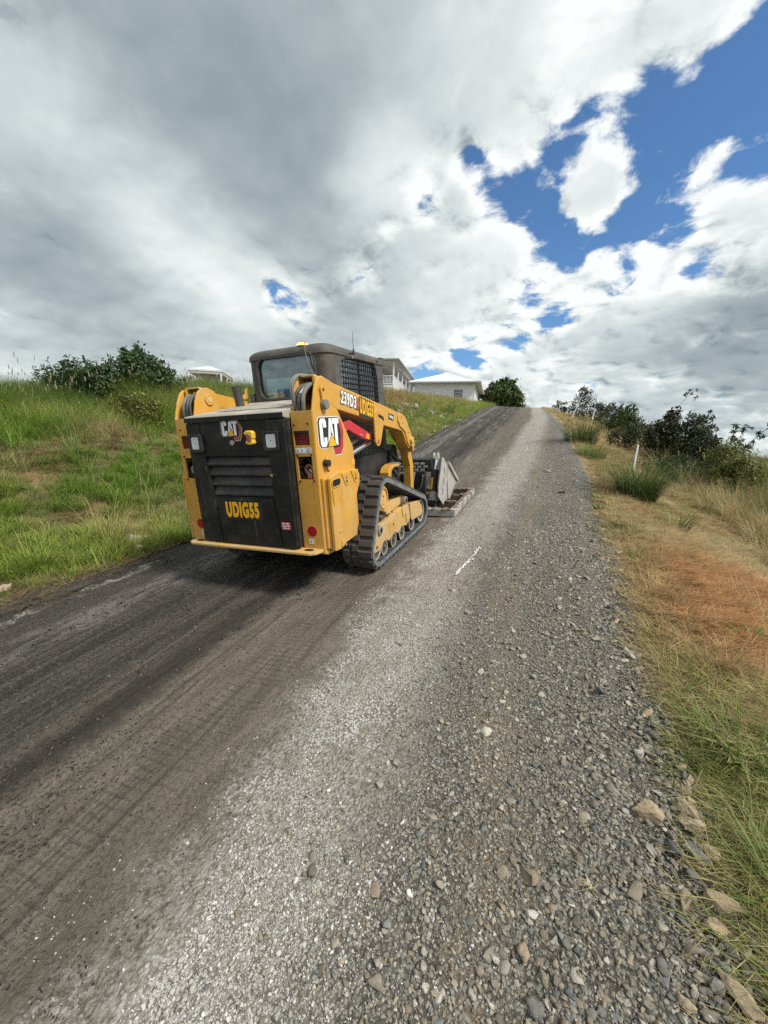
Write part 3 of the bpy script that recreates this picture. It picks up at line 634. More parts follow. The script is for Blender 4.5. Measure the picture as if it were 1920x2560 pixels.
L1 = field(36000, near, lambda x, y: np.clip(.25 + (edgeL(y) - x) * 1.6, 0, 1) * (1 - .93 * ledge(x, y)) * np.clip(fbm(x, y, 1.6, 91) * 2.6 - .55, .05, 1), lambda x, y, r, k: np.where(r.random(k) < np.clip((edgeL(y) - x - 3.3) * .4, .04, .6), r.integers(3, 6, k), r.integers(0, 3, k)), lambda x, y, r, k: r.uniform(.45, .95, k) * (.45 + 1.0 * fbm(x, y, 1.0, 93)), left_tint, 201)
L2 = field(9000, near, lambda x, y: np.clip(.15 + .8 * ledge(x, y) + .25 * (edgeL(y) - x < .7), 0, 1), lambda x, y, r, k: r.integers(6, 9, k), lambda x, y, r, k: r.uniform(.5, 1.1, k), lambda x, y, r, k: lerp((.28, .20, .10), (.42, .33, .19), r.random(k)), 202)
L3 = field(15000, lambda r, k: (edgeL(0.) - r.uniform(0, 16, k), 13 + 42 * r.random(k) ** 1.5), lambda x, y: np.clip(.4 + (edgeL(y) - x), 0, 1), lambda x, y, r, k: np.where(r.random(k) < .3, r.integers(3, 6, k), r.integers(0, 3, k)), lambda x, y, r, k: r.uniform(.6, 1.05, k), left_tint, 203)
L4 = field(260, lambda r, k: (-r.uniform(8.6, 11, k), r.uniform(2.5, 14, k)), lambda x, y: .6 + 0 * x, lambda x, y, r, k: r.integers(9, 11, k), lambda x, y, r, k: r.uniform(.5, .95, k), lambda x, y, r, k: lerp((.22, .22, .11), (.34, .32, .20), r.random(k)), 204)
L5 = field(6500, lambda r, k: (-r.uniform(7.2, 13, k), r.uniform(1, 14, k)), lambda x, y: .9 + 0 * x, lambda x, y, r, k: r.integers(3, 6, k), lambda x, y, r, k: r.uniform(.4, .8, k), left_tint, 205)
L6 = field(2600, near, lambda x, y: np.clip(fbm(x, y, 1.2, 95) * 4 - 1.9, 0, 1) * (edgeL(y) - x > .5), lambda x, y, r, k: r.integers(11, 13, k), lambda x, y, r, k: r.uniform(.3, .75, k), lambda x, y, r, k: lerp((.12, .22, .04), (.22, .34, .07), r.random(k)), 206)
L7 = field(420, near, lambda x, y: .6 + 0 * x, lambda x, y, r, k: 13 + 0 * r.integers(0, 2, k), lambda x, y, r, k: r.uniform(.5, 1.0, k), lambda x, y, r, k: lerp((.40, .32, .18), (.55, .47, .30), r.random(k)), 207)
L8 = field(2600, lambda r, k: (-r.uniform(7.6, 10.5, k), r.uniform(6.5, 15, k)), lambda x, y: .9 + 0 * x, lambda x, y, r, k: r.integers(3, 6, k), lambda x, y, r, k: r.uniform(.8, 1.25, k), left_tint, 208)
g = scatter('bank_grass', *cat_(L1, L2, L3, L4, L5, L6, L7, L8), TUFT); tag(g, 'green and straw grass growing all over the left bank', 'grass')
def right_tint(x, y, r, k):
    d = x - edgeR(y); c = lerp((.46, .35, .16), (.70, .57, .32), r.random(k))
    green = np.clip(fbm(x, y, .9, 173) * 3.8 - 2.55 - .9 * bare(x, y) + .55 * np.exp(-((d - .15) / .22) ** 2) * np.clip((2.6 - y) / .9, .05, 1), 0, 1)
    c = c * (1 - green[:, None]) + lerp((.18, .23, .055), (.36, .37, .13), r.random(k)) * green[:, None]
    orange = np.clip(1.7 * np.exp(-((x - 1.85) / .9) ** 2 - ((y - 3.5) / 1.15) ** 2) + fbm(x, y, 1.1, 175) * 1.6 - .75, 0, 1) * np.clip((d - .05) * 3, 0, 1) * (y < 9)
    c = c * (1 - orange[:, None]) + lerp((.48, .25, .095), (.66, .40, .18), r.random(k)) * orange[:, None]
    low = np.clip((d - 2.3) / 1.0, 0, 1); c = c * (1 - low[:, None]) + lerp((.14, .175, .045), (.32, .27, .11), r.random(k)) * low[:, None]
    return c * r.uniform(.8, 1.2, (k, 1))
bare = lambda x, y: np.clip(1.2 * np.exp(-((x - 1.85) / .8) ** 2 - ((y - 3.5) / 1.1) ** 2) * (fbm(x, y, 2.2, 177) * 2.4 - .5), 0, 1)
rn = lambda r, k: (.6 + 4.2 * r.random(k) ** 1.1, .4 + 13 * r.random(k) ** 1.5)
inr = lambda x, y: np.clip((x - edgeR(y) + .02) * 5, 0, 1)
gr_t = lambda x, y, r, k: lerp((.17, .23, .05), (.38, .38, .13), r.random(k))
R1 = field(46000, rn, lambda x, y: inr(x, y) * (1 - .45 * bare(x, y)) * np.clip(fbm(x, y, 1.3, 181) * 2.8 - .25, .45, 1), lambda x, y, r, k: np.where(r.random(k) < .975, r.integers(6, 9, k), r.integers(0, 3, k)), lambda x, y, r, k: r.uniform(.28, .68, k), right_tint, 211)
R2 = field(1900, rn, lambda x, y: inr(x, y) * np.clip(fbm(x, y, 1.1, 173) * 3.4 - 2.05 + .45 * np.exp(-((x - edgeR(y) - .22) / .2) ** 2) * np.clip((2.6 - y) / .9, .15, 1) - bare(x, y), 0, 1), lambda x, y, r, k: r.integers(0, 3, k), lambda x, y, r, k: r.uniform(.35, .75, k), gr_t, 212)
R3 = field(13000, lambda r, k: (1.2 + 9 * r.random(k), 4 + 36 * r.random(k) ** 1.4), lambda x, y: np.clip((x - edgeR(y) - 1.9) / .9, 0, 1), lambda x, y, r, k: np.where(r.random(k) < .5, r.integers(3, 6, k), np.where(r.random(k) < .05, r.integers(9, 11, k), r.integers(0, 3, k))), lambda x, y, r, k: r.uniform(.55, 1.15, k), right_tint, 213)
R4 = field(6000, lambda r, k: (.9 + 4.5 * r.random(k), 11 + 36 * r.random(k) ** 1.2), lambda x, y: inr(x, y), lambda x, y, r, k: np.where(r.random(k) < .7, r.integers(6, 9, k), r.integers(0, 3, k)), lambda x, y, r, k: r.uniform(.6, 1.1, k), right_tint, 214)
R5 = field(420, lambda r, k: (r.uniform(.1, .95, k), .4 + 6 * r.random(k) ** 1.5), lambda x, y: np.clip((x - edgeR(y) + .36) * 1.6, 0, .7), lambda x, y, r, k: r.integers(6, 9, k), lambda x, y, r, k: r.uniform(.25, .5, k), lambda x, y, r, k: lerp((.46, .38, .20), (.62, .53, .32), r.random(k)), 215)
R6 = field(260, rn, inr, lambda x, y, r, k: 13 + 0 * r.integers(0, 2, k), lambda x, y, r, k: r.uniform(.35, .7, k), lambda x, y, r, k: lerp((.50, .40, .22), (.66, .56, .36), r.random(k)), 216)
R7 = field(500, rn, lambda x, y: inr(x, y) * .6, lambda x, y, r, k: r.integers(11, 13, k), lambda x, y, r, k: r.uniform(.4, .9, k), gr_t, 217)
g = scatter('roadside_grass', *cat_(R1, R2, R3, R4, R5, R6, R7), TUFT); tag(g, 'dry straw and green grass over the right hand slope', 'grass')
# ================================================================== COMPACT TRACK LOADER (own frame: x right, y forward, z up, origin on the road under its rear)
MR = np.array([[0.997542, 0.036079, -0.060062], [-0.041498, 0.994934, -0.091563], [0.056454, 0.093831, 0.993986]])
mm = Matrix.Identity(4)
for i in range(3):
    for j in range(3): mm[i][j] = MR[i][j]
    mm[i][3] = (-2.03506, 2.62039, 0.11841)[i]
LD = empty('compact_track_loader', 'yellow and black compact track loader grading the road, orange beacon lit on its cab', 'track loader')
LD.matrix_world = mm
REAR = Matrix(((1, 0, 0, 0), (0, 0, -1, 0), (0, 1, 0, 0), (0, 0, 0, 1)))
SIDE = Matrix(((0, 0, 1, 0), (1, 0, 0, 0), (0, 1, 0, 0), (0, 0, 0, 1)))
def rear_at(x, y, z, roll=0): return Matrix.Translation((x, y, z)) @ REAR @ Matrix.Rotation(roll, 4, 'Z')
def side_at(x, y, z, roll=0): return Matrix.Translation((x, y, z)) @ SIDE @ Matrix.Rotation(roll, 4, 'Z')
def flat(poly, mat, name, parent, mtx, th=.0012):
    b = MB().prism(poly, 'z', 0, th); b.v = [tuple(mtx @ Vector(p)) for p in b.v]; return b.build(name, mat, parent)
def sx(poly3, s): return [(p[0] * s, p[1], p[2]) for p in poly3]
def plate_holes(x0, x1, z0, z1, y0, y1, holes):
    xs = sorted(set([x0, x1] + [h[0] for h in holes] + [h[1] for h in holes])); zs = sorted(set([z0, z1] + [h[2] for h in holes] + [h[3] for h in holes])); b = MB()
    solid = lambda i, j: 0 <= i < len(xs) - 1 and 0 <= j < len(zs) - 1 and not any(h[0] - 1e-6 <= (xs[i] + xs[i + 1]) / 2 <= h[1] + 1e-6 and h[2] <= (zs[j] + zs[j + 1]) / 2 <= h[3] for h in holes)
    idx = {}
    def vid(i, j, k):
        if (i, j, k) not in idx: idx[(i, j, k)] = len(b.v); b.v.append((xs[i], (y0, y1)[k], zs[j]))
        return idx[(i, j, k)]
    for i in range(len(xs) - 1):
        for j in range(len(zs) - 1):
            if not solid(i, j): continue
            b.f.append((vid(i, j, 0), vid(i + 1, j, 0), vid(i + 1, j + 1, 0), vid(i, j + 1, 0))); b.f.append((vid(i, j, 1), vid(i, j + 1, 1), vid(i + 1, j + 1, 1), vid(i + 1, j, 1)))
            for di, dj, a, c in ((-1, 0, (i, j), (i, j + 1)), (1, 0, (i + 1, j + 1), (i + 1, j)), (0, -1, (i + 1, j), (i, j)), (0, 1, (i, j + 1), (i + 1, j + 1))):
                if not solid(i + di, j + dj): b.f.append((vid(*a, 0), vid(*c, 0), vid(*c, 1), vid(*a, 1)))
    return b
# ---- chassis
MB().span((-.475, .02, .45), (.475, .70, 1.38)).build('engine_bay', 'blackflat', LD)
MB().prism([(.25, .30), (2.05, .26), (2.2, .36), (2.2, .62), (1.7, .70), (.7, .66), (.25, .50)], 'x', -.50, .50).build('lower_chassis', 'blackflat', LD, .01)
MB().span((-.44, .80, .58), (.44, 1.95, 1.0)).build('cab_base', 'blackflat', LD, .01)
# ---- rear door
gr_o = [(-.335, 1.14), (.315, 1.14), (.315, .815), (-.295, .815)]
door = MB().ring(rrect(-.488, .488, .415, 1.408, .018, 3), gr_o, 'y', -.062, -.012).build('rear_door', 'black', LD, .008)
MB().span((-.36, -.020, .80), (.34, -.014, 1.16)).build('grille_backing', 'void', door)
for i in range(4):
    z1 = 1.137 - i * .081; xl = -.335 + .04 * (1.14 - z1) / .325
mt, nt = newmat('perforated_grille'); n = N(nt); tc = n.n('ShaderNodeTexCoord').outputs['Object']
vor = n.n('ShaderNodeTexVoronoi'); n.l(tc, vor.inputs['Vector']); vor.inputs['Scale'].default_value = 130; vor.inputs['Randomness'].default_value = .1
dn = n.noise(tc, 5, 5); c = n.mix(n.step(dn, .42, .66), (.012, .012, .0115), (.055, .045, .034)); c = n.mix(n.step(vor.outputs['Distance'], .42, .30), c, (.004, .004, .004))
bs = n.n('ShaderNodeBsdfPrincipled'); n.l(c, bs.inputs['Base Color']); bs.inputs['Roughness'].default_value = .6; o = n.n('ShaderNodeOutputMaterial'); n.l(bs.outputs[0], o.inputs[0]); M['grille'] = mt
for i in range(4):
    z1 = 1.137 - i * .081; xl = -.335 + .04 * (1.14 - z1) / .325
    MB().prism([(-.058, z1 - .058), (-.058, z1 - .070), (-.044, z1 - .076), (-.022, z1 - .010), (-.030, z1)], 'x', xl + .006, .309).build('louvre', 'grille', door)
MB().prism([(-.272, .80), (.30, .80), (.345, .425), (-.262, .425)], 'y', -.072, -.061).build('lower_panel', 'black', door, .006)
MB().prism([(.325, 1.40), (.486, 1.40), (.486, .45), (.47, .422), (.356, .422), (.312, .80)], 'y', -.082, -.061).build('corner_column', 'black', door, .014, seg=3)
MB().prism([(-.486, 1.40), (-.345, 1.40), (-.345, 1.12), (-.30, .80), (-.275, .425), (-.486, .425)], 'y', -.068, -.061).build('side_strip', 'black', door, .004)
MB().span((-.012 + .415, -.0835, 1.045), (.012 + .428, -.0815, 1.125)).build('handle_slot', 'void', door)
MB().cyl((.329, -.082, .995), (.329, -.092, .995), .012, 14).build('bolt', 'chrome', door)
MB().cyl((-.028, -.062, 1.243), (-.028, -.072, 1.243), .020, 18).build('key_lock', 'steel', door)
for x0, x1 in ((-.452, -.325), (.290, .425)):
    hs = MB().ring(rrect(x0, x1, 1.175, 1.318, .012), rrect(x0 + .020, x1 - .020, 1.197, 1.302, .015), 'y', -.098, -.066).build('work_lamp', 'blackflat', LD, .003)
    MB().prism(rrect(x0 + .022, x1 - .022, 1.199, 1.300, .016), 'y', -.090, -.084).build('lamp_lens', 'lens', hs, .004)
    MB().span((x0 + .01, -.083, 1.18), (x1 - .01, -.0685, 1.31)).build('lamp_back', 'blackflat', hs)
    MB().cyl(((x0 + x1) / 2, -.0905, 1.25), ((x0 + x1) / 2, -.0915, 1.25), .004, 8).build('lamp_dot', 'ink', hs)
# yellow tow hook with red insert
hk = MB().prism([(.125, 1.315), (.150, 1.330), (.195, 1.328), (.208, 1.312), (.208, 1.275), (.200, 1.262), (.206, 1.235), (.190, 1.224), (.150, 1.228), (.132, 1.238), (.136, 1.252), (.150, 1.256), (.148, 1.292), (.136, 1.300)], 'y', -.105, -.062).build('tow_hook', 'brightyellow', LD, .006)
MB().prism([(.150, 1.310), (.175, 1.306), (.196, 1.290), (.190, 1.255), (.165, 1.246), (.152, 1.262), (.160, 1.285)], 'y', -.110, -.1045).build('hook_insert', 'rust', hk, .003)
# emblem with the three white letters (small on the door, large on the tower)
def emblem(parent, mtx, w, plate, redm):
    h = w * .56; K = w
    def P(*q): return [(x * K, y * K) for x, y in q]
    body = P((-.50, .26), (-.44, .33), (.30, .33), (.36, .26), (.50, .02), (.42, -.30), (.34, -.42), (.10, -.42), (.02, -.25), (-.42, -.25), (-.50, -.17))
    flat([(x * 1.035, y * 1.05) for x, y in body], 'sticker', 'emblem_border', parent, mtx @ Matrix.Translation((0, 0, 0)), .0010)
    e = flat(body, plate, 'emblem_plate', parent, mtx @ Matrix.Translation((0, 0, .0011)), .0010)
    flat(P((.36, .29), (.42, .20), (.50, .02), (.43, -.30), (.34, -.42), (.10, -.42), (.04, -.29), (.30, -.27), (.385, -.03), (.29, .29)), redm, 'emblem_edge', e, mtx @ Matrix.Translation((0, 0, .0022)), .0008)
    L = mtx @ Matrix.Translation((0, 0, .0031))
    flat(P((-.20, .14), (-.20, .25), (-.25, .31), (-.40, .31), (-.45, .25), (-.45, -.17), (-.40, -.23), (-.25, -.23), (-.20, -.17), (-.20, -.05), (-.31, -.05), (-.31, -.14), (-.34, -.14), (-.34, .22), (-.31, .22), (-.31, .14)), 'white', 'letter', e, L, .0008)
    flat(P((-.175, -.23), (-.085, .31), (.015, .31), (.105, -.23), (.01, -.23), (-.003, -.12), (-.065, -.12), (-.08, -.23)), 'white', 'letter', e, L, .0008)
    flat(P((-.052, -.01), (-.018, -.01), (-.035, .17)), plate, 'letter_counter', e, L @ Matrix.Translation((0, 0, .0009)), .0004)
    flat(P((.035, .31), (.295, .31), (.295, .20), (.225, .20), (.225, -.23), (.115, -.23), (.115, .20), (.035, .20)), 'white', 'letter', e, L @ Matrix.Translation((.008 * K, 0, 0)), .0008)
    flat(P((-.215, -.245), (.175, -.245), (-.005, .035)), 'ink', 'triangle_edge', e, L @ Matrix.Translation((0, 0, .0014)), .0005)
    flat(P((-.18, -.235), (.14, -.235), (-.010, .005)), 'amberprint', 'triangle', e, L @ Matrix.Translation((0, 0, .0020)), .0005)
    return e
emblem(door, rear_at(-.020, -.0625, 1.345), .205, 'blackflat', 'redfade')
flat(rrect(-.215, .185, -.073, .073, .004, 1), 'ink', 'number_plate', door, rear_at(0, -.0725, .704), .0008)
lettering('UDIG55', 'amberprint', door, rear_at(-.018, -.0745, .704), .160, .0088, .53, 1.20)
flat(rrect(-.043, .043, -.030, .030, .002, 1), 'redprint', 'warning_sticker', door, rear_at(.400, -.0825, .602), .0008)
for k, t in enumerate(('BATTERY', 'ISOLATED', 'SWITCH')): lettering(t, 'white', door, rear_at(.400, -.0848, .620 - .019 * k), .016, .0002, .95)
# ---- bumper plate
bp = MB().prism([(-.60, -.112), (-.645, -.085), (-.665, -.02), (-.66, .02), (.66, .02), (.665, -.02), (.645, -.085), (.60, -.112)], 'z', .386, .408).build('bumper', 'yellow_dusty', LD, .005)
for s in (-1, 1): MB().prism([(s * .56 + .042 * math.cos(a), -.045 + .026 * math.sin(a)) for a in np.linspace(0, 6.283, 18)[:-1]], 'z', .4082, .4090).build('tie_hole', 'void', bp)
# ---- hood
hd = MB().prism([(-.078, 1.412), (-.080, 1.448), (-.070, 1.458), (.02, 1.472), (.71, 1.572), (.71, 1.50), (.0, 1.40)], 'x', -.480, .480).build('engine_hood', 'hood', LD, .008)
MB().prism([(-.082, 1.410), (-.082, 1.447), (-.0775, 1.447), (-.0775, 1.410)], 'x', -.478, .478).build('hood_lip', 'black', hd)
for k in range(4):
    y0 = .13 + k * .125; z0 = 1.472 + (y0 - .02) * .145
    MB().prism([(y0, z0 + .001), (y0 + .03, z0 + .022), (y0 + .095, z0 + .026), (y0 + .095, z0 + .008)], 'x', -.33, .40).build('hood_slat', 'hood', hd, .003)
    MB().span((-.31, y0 - .012, z0 - .001), (.38, y0 + .004, z0 + .0025)).build('hood_gap', 'void', hd)
# ---- exhaust
ex = MB().pipe((-.285, .37, 1.50), (-.285, .34, 1.70), .037, .031, 24).build('exhaust_stack', 'rustpipe' if 'rustpipe' in M else 'cabrear', LD, smooth=True)
MB().cyl((-.285, .345, 1.66), (-.285, .344, 1.665), .031, 20).build('exhaust_bore', 'void', ex)
# ---- loader towers and lift arms, one of each per side
TOW = [(.0, .372), (.0, 1.448), (.045, 1.58), (.085, 1.655), (.12, 1.685), (.17, 1.692), (.215, 1.680), (.312, 1.650), (.364, 1.452), (.470, 1.305), (.591, 1.137), (.600, .940), (.600, .36), (.10, .345), (.03, .352)]
INN = [(.03, 1.20), (.03, 1.45), (.065, 1.58), (.105, 1.66), (.15, 1.690), (.215, 1.700), (.27, 1.680), (.31, 1.652), (.355, 1.645), (.58, 1.610), (.78, 1.575), (.78, 1.45), (.50, 1.20)]
ARM = [(.24, 1.672), (.312, 1.6505), (1.345, 1.486), (1.914, 1.388), (1.985, 1.362), (2.06, 1.29), (2.17, 1.17), (2.298, 1.015), (2.235, .93), (2.15, 1.005), (2.06, .995), (1.96, 1.075), (1.90, 1.17), (1.84, 1.213), (1.356, 1.286), (1.103, 1.336), (.366, 1.452), (.24, 1.50)]
LEG = [(1.90, 1.26), (1.98, 1.30), (2.20, 1.12), (2.36, .98), (2.47, .75), (2.455, .46), (2.42, .26), (2.32, .26), (2.345, .49), (2.34, .74), (2.23, .94), (2.10, 1.06), (1.90, 1.17)]
a_sl = math.atan2(1.388 - 1.6505, 1.914 - .312)
for s in (1, -1):
    tw = MB().prism(TOW, 'x', s * .662, s * .682).build('loader_tower', 'yellow', LD, .009)
    rp = plate_holes(min(s * .489, s * .674), max(s * .489, s * .674), .368, 1.448, -.002, .014, [(min(s * .502, s * .632), max(s * .502, s * .632), 1.203, 1.308), (min(s * .510, s * .636), max(s * .510, s * .636), .950, 1.122)])
    rp.build('tower_back', 'yellow', tw, .002)
    MB().span((s * .484, .01, .37), (s * .492, .55, 1.45)).build('tower_wall', 'yellow', tw)
    MB().prism(INN, 'x', s * .484, s * .500).build('pivot_plate', 'yellow', tw, .005)
    MB().cyl((s * .484, .215, 1.600), (s * .470, .215, 1.600), .048, 24).build('pivot_boss', 'yellow', tw, .004); MB().cyl((s * .470, .215, 1.600), (s * .466, .215, 1.600), .024, 18).build('pivot_pin', 'yellow_dusty', tw, .002)
    MB().prism([(.13, 1.690), (.30, 1.662), (.30, 1.674), (.13, 1.704)], 'x', s * .495, s * .640).build('top_strap', 'yellow_dusty', tw, .003)
    MB().prism([(.12, 1.56), (.16, 1.56), (.20, 1.685), (.12, 1.695)], 'x', s * .625, s * .645).build('gusset', 'yellow', tw, .003)
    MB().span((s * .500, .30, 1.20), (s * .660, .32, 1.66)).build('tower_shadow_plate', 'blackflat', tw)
    # stop lamp in its opening, pocket with plug
    lp = MB().span((s * .499, .006, 1.200), (s * .635, .03, 1.311)).build('stop_lamp', 'redlens', LD, .006)
    for i in range(6):
        for j in range(5): MB().cyl((s * (.514 + i * .0205), .006, 1.216 + j * .018), (s * (.514 + i * .0205), .003, 1.216 + j * .018), .0055, 8, .003).build('lens_bead', 'redlens', lp)
    MB().span((s * .502, -.0035, 1.293), (s * .632, .004, 1.3075)).build('lamp_hood', 'blackflat', lp)
    MB().span((s * .500, .10, .94), (s * .646, .11, 1.132)).build('pocket', 'void', tw)
    pk = MB().pipe((s * .573, .012, 1.036), (s * .573, .10, 1.036), .095, .085, 4); pk = pk.build('pocket_liner', 'blackflat', tw)
    MB().cyl((s * .585, .03, 1.02), (s * .585, .05, 1.02), .043, 24).build('pocket_plug', 'rust' if s > 0 else 'steel', tw, .004)
    for bx, bz in ((.512, 1.352), (.630, 1.358), (.515, 1.132), (.636, 1.136), (.520, .938), (.640, .940)): MB().cyl((s * bx, -.002, bz), (s * bx, -.007, bz), .0085, 10).build('bolt', 'rustbolt', tw)
    rf = MB().cyl((s * .578, -.0025, .548), (s * .578, -.006, .548), .041, 30).build('round_reflector', 'reflector', LD)
    flat(rrect(-.020, .020, -.020, .020, .003, 2), 'sticker', 'small_sticker', LD, rear_at(s * .562, -.0025, .465))
    flat([(.010 * math.cos(a), .012 * math.sin(a)) for a in np.linspace(0, 6.283, 12)[:-1]], 'grey', 'sticker_mark', LD, rear_at(s * .562, -.0040, .465))
    if s > 0:
        stk = flat(rrect(-.068, .068, -.020, .020, .003, 2), 'sticker', 'symbol_sticker', tw, rear_at(.571, -.0025, 1.166))
        for cx in (-.045, -.008): flat(rrect(cx - .015, cx + .015, -.014, .014, .001, 1), 'white', 'symbol_tile', stk, rear_at(.571, -.0040, 1.166)); flat(rrect(cx - .006, cx + .006, -.007, .009, .003, 2), 'grey', 'symbol', stk, rear_at(.571, -.0055, 1.166))
        flat([(.047 + .015 * math.cos(a), .016 * math.sin(a)) for a in np.linspace(0, 6.283, 16)[:-1]], 'ink', 'symbol', stk, rear_at(.571, -.0040, 1.166)); flat([(.047 + .011 * math.cos(a), .012 * math.sin(a)) for a in np.linspace(0, 6.283, 16)[:-1]], 'white', 'symbol', stk, rear_at(.571, -.0055, 1.166))
        flat([(.038, -.010), (.041, -.012), (.056, .010), (.053, .012)], 'ink', 'symbol', stk, rear_at(.571, -.0070, 1.166))
        pd = MB().span((.583, .000, .955), (.622, .020, .992)).build('padlock', 'rust', tw, .004); MB().tube([(.590, .012, .990), (.592, .012, 1.012), (.603, .012, 1.024), (.614, .012, 1.012), (.616, .012, .990)], .0042, 8).build('shackle', 'chrome', pd, smooth=True); MB().span((.575, .015, 1.015), (.600, .03, 1.045)).build('key_block', 'blackflat', tw, .003)
    # hoses over the pivot
    for k, (hx, mat, rr) in enumerate(((.545, 'hose', .017), (.580, 'hosegrey', .017), (.515, 'hose', .012))):
        MB().tube([(s * hx, .06, 1.40), (s * (hx + .004), .035, 1.48), (s * (hx + .01), .05, 1.57), (s * (hx + .025), .13, 1.635), (s * (hx + .03), .28, 1.64)], rr, 12).build('hydraulic_hose', mat, tw, smooth=True)
    MB().cyl((s * .545, .058, 1.415), (s * .547, .044, 1.452), .021, 14).build('hose_ferrule', 'cabrear', tw); MB().cyl((s * .556, .052, 1.565), (s * .572, .09, 1.60), .022, 14).build('hose_clamp', 'steel', tw)
    if s > 0:
        for k in range(2): MB().tube([(.522 + .012 * k, .05, 1.41), (.505 + .012 * k, .03, 1.52), (.492 + .018 * k, .04, 1.64), (.500 + .018 * k, .12, 1.705), (.54, .24, 1.700), (.57, .34, 1.66)], .0105, 10).build('looped_hose', 'hosegrey', tw, smooth=True)
    # arm
    am = MB().prism(ARM, 'x', s * .560, s * .684).build('lift_arm', 'yellow', LD, .006)
    MB().prism(LEG, 'x', s * .500, s * .600).build('arm_leg', 'yellow', am, .006)
    MB().prism([(1.70, 1.33), (1.72, 1.385), (1.78, 1.408), (1.85, 1.398), (1.91, 1.365), (2.06, 1.245), (2.20, 1.09), (2.26, 1.02), (2.20, .975), (2.13, 1.025), (2.05, 1.02), (1.975, 1.09), (1.93, 1.19), (1.84, 1.235), (1.76, 1.262)], 'x', s * .6845, s * .698).build('elbow_plate', 'yellow', am, .005)
    MB().cyl((s * .690, 2.10, 1.085), (s * .730, 2.10, 1.085), .040, 22).build('elbow_pin', 'yellow_dusty', am, .005)
    for by, bz in ((1.80, 1.36), (1.84, 1.30), (2.03, 1.18), (2.0, 1.12)): MB().cyl((s * .698, by, bz), (s * .701, by, bz), .009, 10).build('bolt', 'rustbolt', am)
    bk = MB().prism([(1.030, 1.360), (1.040, 1.425), (1.075, 1.450), (1.130, 1.448), (1.290, 1.412), (1.315, 1.385), (1.250, 1.30), (1.155, 1.125), (1.115, 1.098), (1.065, 1.105), (1.035, 1.150)], 'x', s * .6845, s * .706).build('cylinder_bracket', 'yellow', am, .007)
    MB().prism([(1.120, 1.408), (1.240, 1.380), (1.262, 1.350), (1.250, 1.335), (1.215, 1.355), (1.120, 1.380)], 'x', s * .706, s * .7075).build('bracket_slot', 'void', bk)
    MB().cyl((s * .706, 1.095, 1.145), (s * .7085, 1.095, 1.145), .022, 16).build('bracket_pin', 'rust', bk)
    MB().cyl((s * .615, .42, 1.03), (s * .615, .62, 1.065), .045, 20).build('lift_cylinder', 'blackflat', LD, smooth=True)
    MB().cyl((s * .615, .58, 1.058), (s * .615, 1.06, 1.145), .026, 20).build('cylinder_rod', 'chrome', LD, smooth=True)
    MB().cyl((s * .565, .60, 1.12), (s * .565, 1.00, 1.20), .018, 14).build('steel_line', 'steel', LD, smooth=True)
    # latch lever on the tower side
    lv = MB().prism([(.105, 1.60), (.125, 1.628), (.150, 1.622), (.160, 1.595), (.150, 1.50), (.125, 1.49)], 'x', s * .6825, s * .700).build('latch_lever', 'yellow', tw, .004)
    MB().cyl((s * .700, .140, 1.592), (s * .7015, .140, 1.592), .012, 12).build('latch_hole', 'void', lv)
    MB().cyl((s * .6825, .140, 1.487), (s * .722, .140, 1.487), .036, 22).build('rubber_stop', 'hosegrey', tw, .006)
    MB().cyl((s * .6825, .090, 1.062), (s * .730, .090, 1.062), .026, 20).build('rubber_stop', 'blackflat', tw, .005)
    MB().prism([(.11, 1.02), (.10, 1.09), (.13, 1.125), (.165, 1.115), (.175, 1.06), (.160, 1.00), (.13, .995)], 'x', s * .6825, s * .700).build('side_bracket', 'yellow', tw, .005); MB().cyl((s * .700, .145, 1.06), (s * .712, .145, 1.06), .020, 16).build('side_pin', 'yellow', tw, .003)
    # side box over the track with its swing plate
    sb = MB().prism([(.035, .40), (.035, .945), (.16, .985), (.55, .955), (.57, .90), (.55, .84), (.26, .40)], 'x', s * .683, s * .722).build('side_box', 'yellow', LD, .006)
    MB().prism([(.012, .41), (.012, .955), (.15, .995), (.17, .975), (.04, .94), (.04, .41)], 'x', s * .683, s * .705).build('box_flange', 'yellow', sb, .004)
    sp_ = MB().prism([(.030, .388), (.030, .955), (.055, .966), (.15, .985), (.49, .958), (.53, .915), (.520, .845), (.215, .44), (.185, .385), (.11, .378)], 'x', s * .728, s * .756).build('swing_plate', 'yellow', sb, .007)
    MB().prism([(.05, .43), (.05, .93), (.46, .93), (.20, .44)], 'x', s * .7225, s * .7275).build('plate_gap', 'void', sb)
    MB().prism(rrect(.055, .175, .885, .935, .02), 'x', s * .756, s * .7575).build('plate_slot', 'void', sp_)
    MB().ring(rrect(.045, .185, .875, .945, .03), rrect(.055, .175, .885, .935, .02), 'x', s * .756, s * .762).build('slot_rim', 'yellow', sp_, .002)
    MB().tube([(s * .758, .052, .87), (s * .760, .054, .80), (s * .758, .062, .745)], .006, 8).build('weld_rib', 'yellow', sp_, smooth=True)
    for hy in (.270, .430):
        MB().prism([(hy - .07, .968), (hy + .06, .962), (hy + .055, .90), (hy + .02, .862), (hy - .01, .862)], 'x', s * .756, s * .763).build('hinge_lug', 'yellow', sp_, .004)
        MB().cyl((s * .763, hy + .005, .925), (s * .7645, hy + .005, .925), .014, 12).build('hinge_hole', 'rust', sp_); MB().cyl((s * .763, hy + .005, .893), (s * .7645, hy + .005, .893), .012, 12).build('hinge_hole', 'void', sp_)
    MB().prism([(.115, .395), (.125, .44), (.155, .452), (.185, .43), (.180, .395)], 'x', s * .756, s * .766).build('catch', 'yellow', sp_, .004); MB().cyl((s * .766, .165, .402), (s * .776, .165, .402), .013, 10).build('catch_bolt', 'steel', sp_)
